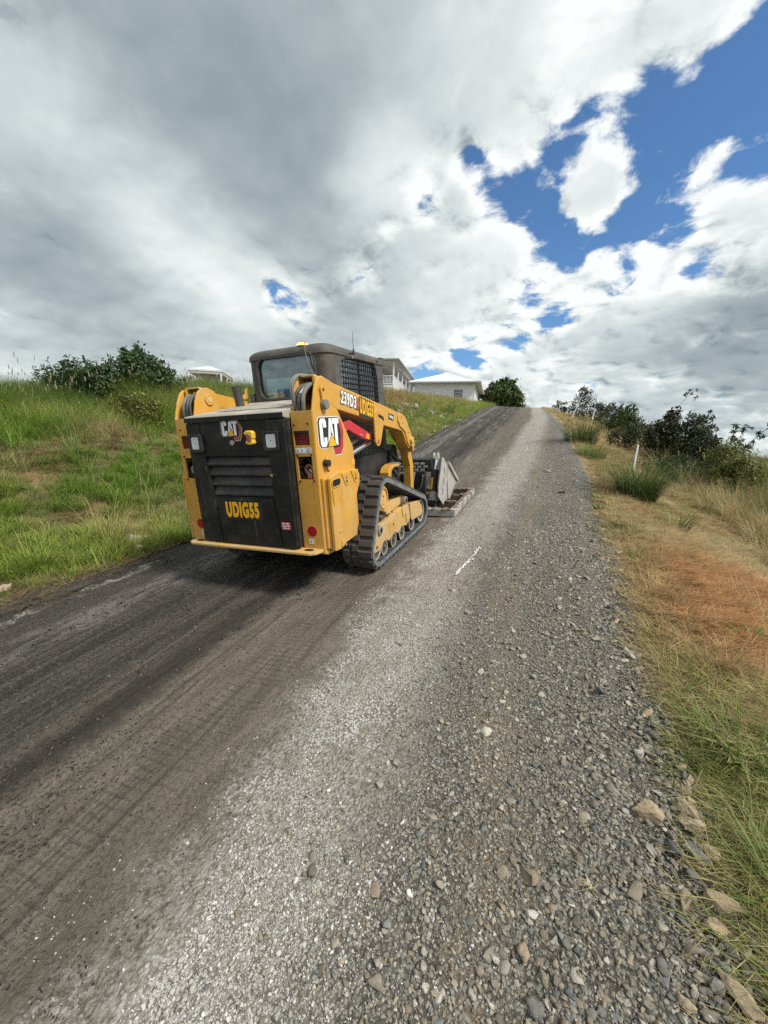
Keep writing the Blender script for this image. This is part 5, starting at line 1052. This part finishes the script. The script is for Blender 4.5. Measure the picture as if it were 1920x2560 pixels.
# ---- big house with the long veranda
h0 = at(984, 962, 44); hs = math.hypot(*h0[:2])
HO = empty('veranda_house', 'white house with long posted veranda and balustrade on the hill behind the loader', 'house', tuple(h0), R(8.0))
LN, WD2, RH = 23.0, 12.0, 2.75                                        # veranda runs back along +y from the corner; front runs to -x
MB().span((-WD2, .0, -.30), (.0, LN, -.02)).build('deck', 'trim', HO); 
bs_ = MB()
for k in range(60): bs_.span((-WD2 + k * .2, .02, -2.2), (-WD2 + k * .2 + .185, .05, -.30))
for k in range(115): bs_.span((-.05, k * .2, -2.2), (-.02, k * .2 + .185, -.30))
bs_.build('base_cladding', 'weather', HO)
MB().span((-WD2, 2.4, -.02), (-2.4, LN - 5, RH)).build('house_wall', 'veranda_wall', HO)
MB().span((-2.4, LN - 6.5, -2.2), (-.15, LN + 4, RH)).build('end_room', 'weather', HO)
wn = MB().span((-.148, LN - 4.6, .35), (-.12, LN - 1.8, 1.6)).build('window', 'wglass', HO); MB().span((-.13, LN - 3.25, .35), (-.10, LN - 3.15, 1.6)).build('mullion', 'trim', wn)
for k, yy in enumerate((4.6, 8.4, 12.6)):
    fd_ = MB().span((-2.41, yy, .0), (-2.36, yy + 1.7, 2.05)).build('french_door', 'trim', HO)
    for q in range(2): MB().span((-2.36, yy + .12 + q * .8, .25), (-2.345, yy + .75 + q * .8, 1.9)).build('pane', 'wglass', fd_)
ys_p = [0, 3.1, 6.2, 9.3, 12.4, 16.4]
for y in ys_p: ps = MB().box((-.07, y + .07, RH / 2), (.14, .14, RH)).build('post', 'trim', HO); 
for x in (-3.2, -6.4, -9.6, -WD2 + .1): MB().box((x, .07, RH / 2), (.14, .14, RH)).build('post', 'trim', HO)
def rail(p, q):
    p = np.array(p, float); q = np.array(q, float); L_ = np.linalg.norm(q - p); d = (q - p) / L_; rz = math.atan2(d[1], d[0]); rot = Matrix.Rotation(rz, 3, 'Z'); c_ = (p + q) / 2
    rl = MB().box((c_[0], c_[1], 1.02), (L_ - .14, .09, .07), rot).build('handrail', 'trim', HO); MB().box((c_[0], c_[1], .12), (L_ - .14, .06, .07), rot).build('bottom_rail', 'trim', rl)
    k = int(L_ / .16)
    for i in range(1, k):
        t = p + (q - p) * i / k; MB().box((t[0], t[1], .57), (.05, .035, .84), rot).build('baluster', 'trim', rl)
for i in range(5): rail((-.07, ys_p[i] + .07), (-.07, ys_p[i + 1] + .07))
for x0, x1 in ((-.07, -3.2), (-3.2, -6.4)): rail((x0, .07), (x1, .07))
b = MB(); e = [(-WD2 - .5, -.5, RH + .02), (.5, -.5, RH + .02), (.5, LN + .5, RH + .02), (-WD2 - .5, LN + .5, RH + .02), (-3.2, 3.0, RH + .75), (-3.2, LN - 3, RH + .75), (-WD2 + 2, LN - 3, RH + .75), (-WD2 + 2, 3.0, RH + .75)]
b.add(e, [(0, 1, 4, 7), (1, 2, 5, 4), (2, 3, 6, 5), (3, 0, 7, 6)]); r2 = b.build('veranda_roof', 'metalroof', HO)
b = MB(); e2 = [(-WD2 + 2, 3.0, RH + .76), (-3.2, 3.0, RH + .76), (-3.2, LN - 3, RH + .76), (-WD2 + 2, LN - 3, RH + .76), (-6.6, 7, RH + 1.5), (-6.6, LN - 7, RH + 1.5)]
b.add(e2, [(0, 1, 4), (1, 2, 5, 4), (2, 3, 5), (3, 0, 4, 5)]); b.build('main_roof', 'metalroof', r2)
MB().span((-WD2 - .4, -.42, RH - .06), (.42, LN + .4, RH - .02)).build('veranda_ceiling', 'soffit', r2); MB().span((-WD2 - .5, -.62, RH - .06), (.60, -.5, RH + .08)).build('gutter', 'eave_dark', r2); MB().span((.5, -.5, RH - .06), (.62, LN + .5, RH + .08)).build('gutter', 'eave_dark', r2)
MB().span((-WD2, .02, RH - .30), (-.02, .12, RH - .07)).build('beam', 'trim', r2); MB().span((-.13, .13, RH - .30), (-.03, LN - 6.6, RH - .07)).build('beam', 'trim', r2)
b = MB(); b.add([(-6, LN + 1, RH - .1), (2.6, LN + 1, RH - .1), (2.6, LN + 9, RH - .1), (-6, LN + 9, RH - .1), (-1.7, LN + 3, RH + 1.7), (-1.7, LN + 7, RH + 1.7)], [(0, 1, 4), (1, 2, 5, 4), (2, 3, 5), (3, 0, 4, 5), (3, 2, 1, 0)]); b.build('rear_wing_roof', 'metalroof', HO)
MB().span((-5.4, LN + 4.1, -2), (1.9, LN + 8.4, RH - .12)).build('rear_wing', 'weather', HO)

# ---- roof corner showing over the long grass
k0 = at(556, 922, 34)
PV = empty('hilltop_pavilion', 'white hipped roof on posts half hidden behind tall grass left of the cab', 'pavilion', (k0[0], k0[1], k0[2] - 2.80), R(28))
b = MB(); S1, S2 = 3.6, 5.2; b.add([(-S1, 0, 2.62), (0, 0, 2.62), (0, S2, 2.62), (-S1, S2, 2.62), (-S1 / 2, S2 / 2 - .6, 3.35), (-S1 / 2, S2 / 2 + .6, 3.35)], [(0, 1, 4), (1, 2, 5, 4), (2, 3, 5), (3, 0, 4, 5)]); pr = b.build('roof', 'metalroof', PV)
MB().span((-S1, .0, 2.50), (0, S2, 2.60)).build('fascia', 'weather', pr); MB().span((-S1 + .1, .1, 2.28), (-.1, S2 - .1, 2.49)).build('beam', 'trim', pr)
for x in (-S1 + .2, -.2):
    for y in (.2, S2 / 2, S2 - .2): MB().box((x, y, 1.0), (.14, .14, 2.6)).build('post', 'trim', PV)
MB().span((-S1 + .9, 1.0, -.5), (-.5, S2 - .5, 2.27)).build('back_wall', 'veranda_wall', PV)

# ================================================================== SHRUBS AND TREES
def leafmat(name, c1, c2, trans=.25, rough=.45):
    mt, nt = newmat(name); n = N(nt); b = n.n('ShaderNodeAttribute', attribute_type='GEOMETRY', attribute_name='shade').outputs['Fac']
    c = n.mix(n.math('MULTIPLY', b, 1.0, clamp=True), c1, c2); df = n.n('ShaderNodeBsdfPrincipled'); n.l(c, df.inputs['Base Color']); df.inputs['Roughness'].default_value = rough; df.inputs['Specular IOR Level'].default_value = .35
    tr = n.n('ShaderNodeBsdfTranslucent'); n.l(c, tr.inputs[0]); mx = n.n('ShaderNodeMixShader'); mx.inputs[0].default_value = trans
    n.l(df.outputs[0], mx.inputs[1]); n.l(tr.outputs[0], mx.inputs[2]); o = n.n('ShaderNodeOutputMaterial'); n.l(mx.outputs[0], o.inputs[0]); return mt
M['leafdark'] = leafmat('dark_leaf', (.020, .042, .012), (.050, .090, .022)); M['leafdeep'] = leafmat('deep_leaf', (.022, .032, .012), (.050, .060, .020)); M['leafmid'] = leafmat('mid_leaf', (.040, .075, .016), (.085, .13, .030))
M['treeleaf'] = leafmat('tree_leaf', (.030, .058, .012), (.085, .12, .026)); M['leafyellow'] = leafmat('yellow_green_leaf', (.075, .10, .020), (.17, .18, .035)); M['leafgrey'] = leafmat('grey_green_leaf', (.055, .075, .045), (.11, .135, .085)); M['bark'] = paint('grey_bark', (.13, .10, .075), (.08, .065, .05), .9, 0, 14, bmp=.6, bscale=30)
def crown_mesh(name, lobes, nleaf, ls, mat, seed, asp=.45, gap=.0, hang=.3):
    """leaves gathered in clumps over ellipsoid lobes: (cx, cy, cz, rx, ry, rz)"""
    r = np.random.default_rng(seed); vol = np.array([l[3] * l[4] * l[5] for l in lobes]) ** .7; cnt = (nleaf * vol / vol.sum()).astype(int); C = []; O = []
    for l, k in zip(lobes, cnt):
        nc = max(6, k // 24); d = r.normal(size=(nc, 3)); d /= np.linalg.norm(d, axis=1)[:, None]; rad = r.uniform(.40, 1.16, nc) ** .65
        cc = np.array(l[:3]) + d * rad[:, None] * np.array(l[3:]); ci = r.integers(0, nc, k); sz = np.array(l[3:]).mean() * r.uniform(.08, .20, (nc, 1))[ci]
        p = cc[ci] + r.normal(size=(k, 3)) * sz; C.append(p); o_ = d[ci] + r.normal(size=(k, 3)) * .55; o_[:, 2] += hang * .3; O.append(o_)
    C = np.vstack(C); O = np.vstack(O); O /= np.linalg.norm(O, axis=1)[:, None]; k = len(C)
    t = np.cross(O, r.normal(size=(k, 3))); t /= np.linalg.norm(t, axis=1)[:, None]; t[:, 2] -= hang; t /= np.linalg.norm(t, axis=1)[:, None]; u = np.cross(O, t); L = ls * r.uniform(.6, 1.3, (k, 1))
    V = np.stack([C - t * L * .5, C + u * L * asp * .5 + O * L * .10, C + t * L * .5 - O * L * .08, C - u * L * asp * .5 + O * L * .10], 1).reshape(-1, 3); i = np.arange(k)[:, None] * 4
    Fq = np.concatenate([i + np.array([[0, 1, 2]]), i + np.array([[0, 2, 3]])], 0); me = mesh_np(name, V, Fq, mat)
    a = me.attributes.new('shade', 'FLOAT', 'POINT'); a.data.foreach_set('value', np.repeat(r.uniform(0, 1, k), 4).astype(np.float32)); return me
def shrub(name, label, base, lobes, nleaf, ls, mat, seed, cat='shrub', group=None, stems=5, asp=.45, hang=.3, trunk=None):
    x, y = base; z = float(height(x, y)); E_ = empty(name, label, cat, (x, y, z), 0, group); link('crown', crown_mesh('crown', lobes, nleaf, ls, M[mat], seed, asp, 0, hang), E_)
    r = np.random.default_rng(seed + 1); nm = 'trunk' if trunk else 'stem'
    for k in range(stems):
        l = lobes[k % len(lobes)]; p0 = (r.normal() * .06, r.normal() * .06, -.15); p1 = (l[0] * .5 + r.normal() * .08, l[1] * .5 + r.normal() * .08, l[2] * .5); p2 = (l[0] + r.normal() * .3 * l[3], l[1] + r.normal() * .3 * l[4], l[2] + .5 * l[5])
        MB().tube([p0, p1, p2], trunk or .022, 6, 5, (trunk or .022) * .3).build(nm, 'bark', E_, smooth=True)
    return E_
def base_of(px, py, Y): q = at(px, py, Y); return (q[0], q[1])
# dark broad-leaved pair on the bank top
q = at(215, 965, 6.4); shrub('broadleaf_shrub', 'wide dark broad-leaved shrub on top of the left bank', (q[0], q[1]), [(-.75, 0, .55, .75, .8, .55), (.25, 0, .75, .85, .9, .60), (1.0, .1, .55, .6, .7, .5), (-1.3, 0, .25, .5, .6, .4)], 5600, .15, 'leafdark', 31, hang=.5).scale = (.74, .80, .66)
q = at(350, 955, 7.4); shrub('broadleaf_shrub', 'taller peaked broad-leaved shrub nearest the loader on the bank top', (q[0], q[1]), [(-.1, 0, .85, .75, .8, .62), (.55, .1, .55, .7, .8, .5), (-.15, 0, 1.35, .32, .35, .30), (.5, 0, 1.05, .35, .4, .3)], 4400, .15, 'leafdark', 33, hang=.5).scale = (.74, .8, .80)
q = at(345, 1090, 6.2); shrub('leafy_bush', 'light green leafy bush halfway up the left bank', (q[0], q[1]), [(0, 0, .28, .42, .42, .30), (.38, 0, .20, .35, .35, .24), (-.25, .1, .18, .3, .3, .2)], 2600, .075, 'leafyellow', 35, asp=.5)
q = at(478, 900, 13); shrub('broadleaf_shrub', 'small ragged shrub in the tall grass beside the hidden roof', (q[0], q[1]), [(0, 0, .5, .45, .45, .4)], 600, .11, 'leafdeep', 37)
# big round tree beyond the garage
q = at(1254, 1010, 66); shrub('round_tree', 'big round dark green tree beyond the garage', (q[0], q[1]), [(0, 0, 3.0, 2.4, 2.2, 1.6), (-1.5, 0, 2.7, 1.7, 1.7, 1.4), (1.7, -.3, 2.2, 1.6, 1.7, 1.3), (.4, 0, 4.4, 1.4, 1.5, 1.0), (-1.2, 0, 4.0, 1.1, 1.2, .9), (2.5, 0, 1.1, 1.2, 1.3, .9), (-2.3, 0, 1.3, 1.1, 1.3, 1.0), (.3, -.6, 1.3, 1.9, 1.4, 1.1), (1.5, 0, 3.6, .9, .9, .7), (-.3, 0, 5.0, .7, .7, .5)], 13000, .40, 'treeleaf', 41, 'tree', None, 4, .6, trunk=.22)
# shrubs down the right slope
for px, py, Y, lobes, nl, ls, mt_, lab, sd_ in (
    (1664, 1100, 13.5, [(0, 0, .65, .46, .45, .55), (.05, 0, 1.15, .36, .35, .36), (-.15, 0, .90, .34, .3, .32), (.1, 0, 1.42, .20, .2, .20)], 5200, .085, 'leafdeep', 'tall dark shrub at right with a thin shoot rising from its top', 51),
    (1732, 1110, 12.8, [(0, 0, .80, .40, .4, .60), (.0, 0, 1.30, .30, .3, .34), (.12, 0, .5, .48, .4, .4)], 5000, .085, 'leafdeep', 'tall dark column-like shrub between the shoot-topped shrub and the grey sapling', 52),
    (1600, 1080, 15.0, [(0, 0, .6, .55, .5, .45), (.5, 0, .5, .45, .45, .4), (-.45, 0, .45, .45, .45, .38)], 3200, .085, 'leafdeep', 'low spreading dark shrub left of the tall shoot-topped shrub', 53),
    (1822, 1160, 11.0, [(0, 0, .85, .38, .36, .40), (.30, 0, .55, .35, .35, .36), (-.1, 0, .35, .4, .4, .35)], 3000, .075, 'leafyellow', 'small yellow-green bush at the right edge below the grey sapling', 54),
    (1528, 1060, 20.0, [(0, 0, .7, .7, .6, .55), (.6, 0, .55, .5, .5, .4)], 2600, .10, 'leafdeep', 'mid dark shrub behind the second peg on the right slope', 55),
    (1566, 1058, 19.0, [(0, 0, .75, .45, .45, .5), (.1, 0, 1.25, .22, .25, .25)], 1700, .10, 'leafmid', 'thin pale-leaved shrub beside the mid dark shrub on the right slope', 56),
    (1452, 1040, 28.0, [(0, 0, .95, .75, .7, .75), (.1, 0, 1.75, .4, .4, .4), (1.0, 0, .7, .7, .6, .55), (1.8, 0, .6, .6, .6, .5)], 3600, .12, 'leafdeep', 'dark shrub clump by the road edge far up the right slope', 57),
    (1398, 1030, 34.0, [(0, 0, .55, .5, .5, .5), (.5, 0, .3, .45, .45, .35)], 900, .13, 'leafmid', 'small scrubby bush farthest up the right side of the road', 58),
    (1725, 1150, 11.5, [(0, 0, .35, .55, .5, .32), (.6, 0, .30, .5, .45, .28), (-.55, 0, .3, .45, .45, .28)], 3000, .07, 'leafdark', 'low dark undergrowth at the foot of the two tall right shrubs', 59)):
    q = at(px, py, Y); s_ = shrub('roadside_shrub', lab, (q[0], q[1]), lobes, nl, ls, mt_, sd_, group='shrubs on the right slope')
    if sd_ == 51:
        MB().tube([(.05, 0, 1.3), (.22, 0, 1.75), (.50, .05, 2.10)], .008, 5, 6, .004).build('shoot', 'bark', s_, smooth=True); link('shoot_leaf', crown_mesh('shoot_leaf', [(.38, .03, 1.95, .20, .1, .14), (.50, .05, 2.10, .14, .1, .10), (.15, 0, 1.68, .16, .1, .12)], 90, .075, M['leafdeep'], 61), s_)
q = at(1812, 1150, 12.0); sp0 = empty('grey_sapling', 'feathery grey-green sapling standing against the sky at right', 'sapling', (q[0], q[1], float(height(q[0], q[1])))); sp0.scale = (1.5, 1.5, 1.65)
r_ = np.random.default_rng(71); lv = []
for k in range(9):
    a = r_.uniform(-1.3, 1.3); h = r_.uniform(.7, 1.15); tip = (math.sin(a) * .62, r_.normal() * .12, h + .12 * math.cos(a)); MB().tube([(0, 0, .0), (math.sin(a) * .15, 0, h * .55), tip], .010, 5, 5, .003).build('branch', 'bark', sp0, smooth=True)
    lv += [(math.sin(a) * .15 + (tip[0] - math.sin(a) * .15) * t, tip[1] * t, h * .55 + (tip[2] - h * .55) * t, .075, .06, .065) for t in (.35, .65, 1.0)]
link('foliage', crown_mesh('foliage', lv, 750, .095, M['leafgrey'], 73, .2, 0, .1), sp0)
# far trees beyond the right hand paddock
for k in range(7):
    px = 1838 + k * 17; q = at(px, 1176, 62 + (k % 3) * 7)
    labs = ['far tree on the right horizon, first from the left', 'far tree on the right horizon, second from the left', 'far tree on the right horizon, third from the left', 'far tree on the right horizon, fourth from the left', 'far tree on the right horizon, fifth from the left', 'far tree on the right horizon, sixth from the left', 'far tree on the right horizon, rightmost'][k]
    E_ = empty('distant_tree', labs, 'tree', (q[0], q[1], q[2]), 0, 'far trees on the right horizon'); link('crown', crown_mesh('crown', [(0, 0, .6, 1.5, 1.3, .85), (.9, 0, .5, 1.1, 1, .65), (-.8, 0, .9, 1.0, 1, .7)], 1100, .30, M['leafdeep'], 90 + k, .6), E_); MB().tube([(0, 0, -1.5), (0, 0, .8)], .15, 6, 1).build('trunk', 'bark', E_)

# ---- long dark grass clumps that stand out singly
M['clump'] = grassmat('dark_grass_clump', False, (.095, .145, .038)); M['clumpg'] = grassmat('green_grass_clump', False, (.15, .23, .045))
def clump(label, x, y, nb, hmin, hmax, spread, mat, seed, lean=.25, width=.009):
    o = bpy.data.objects.new('grass_clump', blades_mesh('grass_clump', blade_set(nb, hmin, hmax, spread, lean, width, seed, .6), M[mat])); COL.objects.link(o); o.location = (x, y, float(height(x, y)) - .02); tag(o, label, 'grass clump', 'single grass clumps'); return o
q = at(1595, 1230, 7.4); clump('tall dark green grass clump at the foot of the big white peg', q[0], q[1], 800, .45, .98, .26, 'clump', 301, .42, .008)
q = at(1450, 1110, 12.5); clump('tall dark grass clump by the second peg further up the right edge', q[0], q[1], 520, .5, 1.1, .42, 'clump', 302)
q = at(1478, 1140, 10.5); clump('light green grass clump just below the farther dark clump on the right edge', q[0], q[1], 300, .25, .5, .30, 'clumpg', 303)
q = at(1700, 1275, 6.0); clump('bent green grass clump lying out over the straw slope', q[0], q[1], 90, .3, .55, .12, 'clumpg', 304, .5)
q = at(228, 1075, 6.6); clump('dark green grass clump above the bare ledge on the left bank', q[0], q[1], 380, .25, .55, .22, 'clump', 305)
q = at(1120, 1020, 26); clump('dark bushy grass clump on the far left bank near the garage', q[0], q[1], 300, .5, .9, .5, 'clump', 306)
q = at(205, 1380, 2.9); clump('bright green grass clump at the left road edge near the pale flat stones', q[0], q[1], 160, .15, .30, .14, 'clumpg', 307, .4, .006)
for k, (x, y, lb, nb, h) in enumerate(((.80, 1.18, 'green grass clump hanging over the stones at bottom right', 70, .26), (.88, 1.75, 'green grass clump beside the tan edge stones', 80, .24), (.80, .95, 'long-bladed grass clump in the bottom right corner', 40, .34))):
    clump(lb, x, y, nb, h * .5, h, .10, 'clumpg', 320 + k, .6, .007)

# ================================================================== PEGS, PAINT MARKS, STONES
M['peg'] = paint('white_peg', (.74, .75, .74), (.68, .69, .68), .6, 0, 12, DUST, .4)
for lb, px, py, Y, ht, tilt, wd in (('big white survey peg in the dark grass clump at right', 1584, 1150, 8.0, .80, .05, .028), ('second white survey peg up the right edge, standing clear of the grass', 1477, 1056, 17.5, .80, .10, .040), ('thin leaning survey peg in front of the far dark shrubs', 1430, 1032, 24.0, 1.25, .30, .030), ('tall thin survey peg near the crest of the road', 1367, 1012, 36.0, 1.6, .05, .030), ('short survey peg against the sky beside the farthest bush', 1399, 1012, 33.0, 1.0, .03, .028)):
    q = at(px, py, Y); z = float(height(q[0], q[1])); o = MB().add([(-wd / 2, -.009, -.15), (wd / 2, -.009, -.15), (wd / 2, .009, -.15), (-wd / 2, .009, -.15), (-wd / 2, -.009, ht), (wd / 2, -.009, ht + .012), (wd / 2, .009, ht + .012), (-wd / 2, .009, ht)], [(0, 1, 5, 4), (1, 2, 6, 5), (2, 3, 7, 6), (3, 0, 4, 7), (4, 5, 6, 7), (3, 2, 1, 0)]).build('survey_peg', 'peg', None, .002)
    o.location = (q[0], q[1], z); o.rotation_euler = (0, tilt, .3); tag(o, lb, 'peg', 'white survey pegs along the right edge')
M['spray'] = paint('white_spray_paint', (.70, .72, .74), (.55, .56, .57), .8, 0, 40)
def spray(label, pts, wid, seed, nfl):
    r = np.random.default_rng(seed); V = []; Fq = []; P_ = np.array(pts)
    for k in range(nfl):
        t = r.random() * (len(P_) - 1); i = min(int(t), len(P_) - 2); p = P_[i] + (P_[i + 1] - P_[i]) * (t - i) + r.normal(size=2) * wid * (.35 if k % 5 else .8); s_ = r.uniform(.003, .008)
        a = r.uniform(0, 6.28); b0 = len(V); ng = 6
        for j in range(ng):
            rr = s_ * r.uniform(.7, 1.2); x = p[0] + rr * math.cos(a + j * 6.283 / ng); y = p[1] + rr * 1.6 * math.sin(a + j * 6.283 / ng); V.append((x, y, float(ground_z(x, y)) + .010 + (k % 7) * .0004))
        Fq.append(tuple(range(b0, b0 + ng)))
    o = MB().add(V, Fq).build('paint_mark', 'spray'); tag(o, label, 'paint mark', 'white sprayed marks on the road')
spray('long white sprayed stroke on the gravel right of the track', [(-.475, 3.22), (-.455, 3.38), (-.42, 3.56), (-.385, 3.76), (-.36, 3.98)], .016, 1, 170)
q1 = at(1314, 1132, 10.9); q2 = at(1320, 1119, 12.2); spray('short white sprayed dash further up the gravel strip', [(q1[0], q1[1]), (q2[0], q2[1])], .016, 2, 60)
M['tan'] = stonemat('tan_stone', [(0, (.40, .31, .20)), (.5, (.46, .37, .26)), (1, (.34, .27, .19))], False); M['greystone'] = stonemat('grey_stone', [(0, (.12, .125, .125)), (.5, (.19, .185, .17)), (1, (.27, .26, .235))], False); M['palestone'] = stonemat('pale_stone', [(0, (.46, .44, .40)), (.5, (.56, .54, .50)), (1, (.38, .36, .33))], False)
def stone(label, px, py, wpx, hpx, mat, seed, group=None, rot=0.0, name='stone', cat='stone'):
    v = WR @ np.array([px - 960, py - 1280, FPX]); lo = .1; hi = 80.
    for _ in range(60):                                                     # where the line of sight meets the ground
        md = (lo + hi) / 2 ; p = CAM + v / np.linalg.norm(v) * md
        if p[2] > float(ground_z(p[0], p[1])): lo = md
        else: hi = md
    dpt = (p - CAM) @ (WR @ np.array([0, 0, 1.])); a = wpx / FPX * dpt / 2; b_ = hpx / FPX * dpt / 2
    me = rock_mesh(name, seed, M[mat], True, 12, (1, .74, .62), big=True); o = bpy.data.objects.new(name, me); COL.objects.link(o); o.scale = (a * 1.25, a * 1.25, a * 1.15); o.rotation_euler = (.15 * math.sin(seed), .15 * math.cos(seed), rot); o.location = (p[0], p[1], p[2] + a * .25); tag(o, label, cat, group); return o
for k, (lb, px, py, w_, mt_, ro) in enumerate((
    ('long tan stone at the gravel edge, nearest the middle of the road', 1616, 2035, 66, 'tan', -.9), ('upper tan stone beside the grass, right of the long tan one', 1713, 2022, 48, 'tan', -.8), ('rounded tan stone just below the upper tan stone', 1730, 2070, 56, 'tan', -.4), ('small tan chip touching the long tan stone', 1650, 2048, 26, 'tan', -1.0),
    ('blocky tan stone with a dark stone leaning on its left', 1785, 2140, 56, 'tan', 1.2), ('dark slate-grey stone left of the blocky tan stone', 1738, 2142, 50, 'greystone', -.8), ('broad buff boulder half under the grass at right', 1800, 2262, 84, 'tan', -.6), ('rough round buff stone below the broad boulder', 1794, 2330, 62, 'tan', .4),
    ('long buff stone in the bottom right corner', 1842, 2492, 78, 'tan', -.7), ('grey-buff stone left of the long corner stone', 1788, 2470, 46, 'greystone', -.5), ('tan stone low in the bottom right gravel', 1716, 2520, 48, 'tan', -.8), ('lumpy dark clod at the bottom edge of the gravel', 1338, 2530, 58, 'greystone', .3), ('pale angular chip in the near gravel', 1326, 2290, 34, 'palestone', .5),
    ('brown lump low in the middle gravel', 1312, 2382, 46, 'tan', 1.3), ('flat grey stone lying on the far gravel shoulder', 1408, 1232, 20, 'greystone', 0), ('dark flat stone by the far gravel edge', 1440, 1206, 18, 'greystone', .2), ('pale stone near the far left of the right shoulder', 1367, 1180, 16, 'palestone', 0))):
    stone(lb, px, py, w_, w_ * .7, mt_, 400 + k, None, ro)
for k, (lb, px, py, w_) in enumerate((('largest pale flat rock in the grass at the left road edge', 338, 1352, 48), ('small pale rock right of the largest flat one at the left road edge', 366, 1345, 20), ('pale rock chip in the grass close behind the loader bumper', 466, 1318, 22), ('dull tan rock lying at the very left edge of the road', 12, 1475, 30), ('low pale rock at the left road edge below the largest flat one', 345, 1372, 26), ('tiny white scrap lying on the upper left bank', 137, 1066, 9))):
    stone(lb, px, py, w_, w_ * .5, 'tan' if k == 3 else 'palestone', 440 + k, None, .3 * k)
r_ = np.random.default_rng(12); M['drainstone'] = stonemat('drain_stone', [(0, (.22, .21, .18)), (.5, (.32, .305, .27)), (1, (.42, .405, .37))], False); pv = [rock_mesh('drain_stone', 460 + i, M['drainstone'], True, 9) for i in range(5)]
for k in range(90):                                                         # stones lining the drain on the far left bank
    t = r_.random(); y = 15.5 + 8.5 * t; x = -5.0 - 1.0 * math.sin(t * 3.1) + r_.normal() * .28 - .2; o = bpy.data.objects.new('drain_stone', pv[k % 5]); COL.objects.link(o); s_ = r_.uniform(.08, .20); o.scale = (s_, s_, s_); o.rotation_euler = tuple(r_.uniform(0, 3, 3)); o.location = (x, y, float(height(x, y)) + s_ * .45); tag(o, 'pale stone of the rock lining in the drain on the far left bank', 'stone', 'stones lining the drain')
for k in range(46):                                                         # pale rubble along the left road edge ahead of the loader
    y = r_.uniform(9, 26); x = float(edgeL(np.array(y))) - abs(r_.normal()) * .22; o = bpy.data.objects.new('verge_stone', pv[k % 5]); COL.objects.link(o); s_ = r_.uniform(.035, .10); o.scale = (s_, s_, s_); o.rotation_euler = tuple(r_.uniform(0, 3, 3)); o.location = (x, y, float(height(x, y)) + s_ * .3); tag(o, 'pale rubble stone along the left road edge ahead of the loader', 'stone', 'rubble along the left road edge')

ev = [rock_mesh('edge_stone', 500 + i, M['tan'] if i % 2 else M['greystone'], True, 9, (1, .78, .62)) for i in range(8)]
for k in range(120):                                                        # broken stone gathered along the gravel's right edge
    y = .55 + 5.5 * r_.random() ** 1.6; x = float(edgeR(np.array(y))) - abs(r_.normal()) * .10 + .03; o = bpy.data.objects.new('edge_stone', ev[k % 8]); COL.objects.link(o); s_ = r_.uniform(.014, .034); o.scale = (s_ * 1.2, s_, s_); o.rotation_euler = (r_.normal() * .4, r_.normal() * .4, r_.uniform(0, 6)); o.location = (x, y, float(ground_z(x, y)) + s_ * .35); tag(o, 'small broken stone among those gathered where the near gravel meets the grass', 'stone', 'broken stones along the near gravel edge')
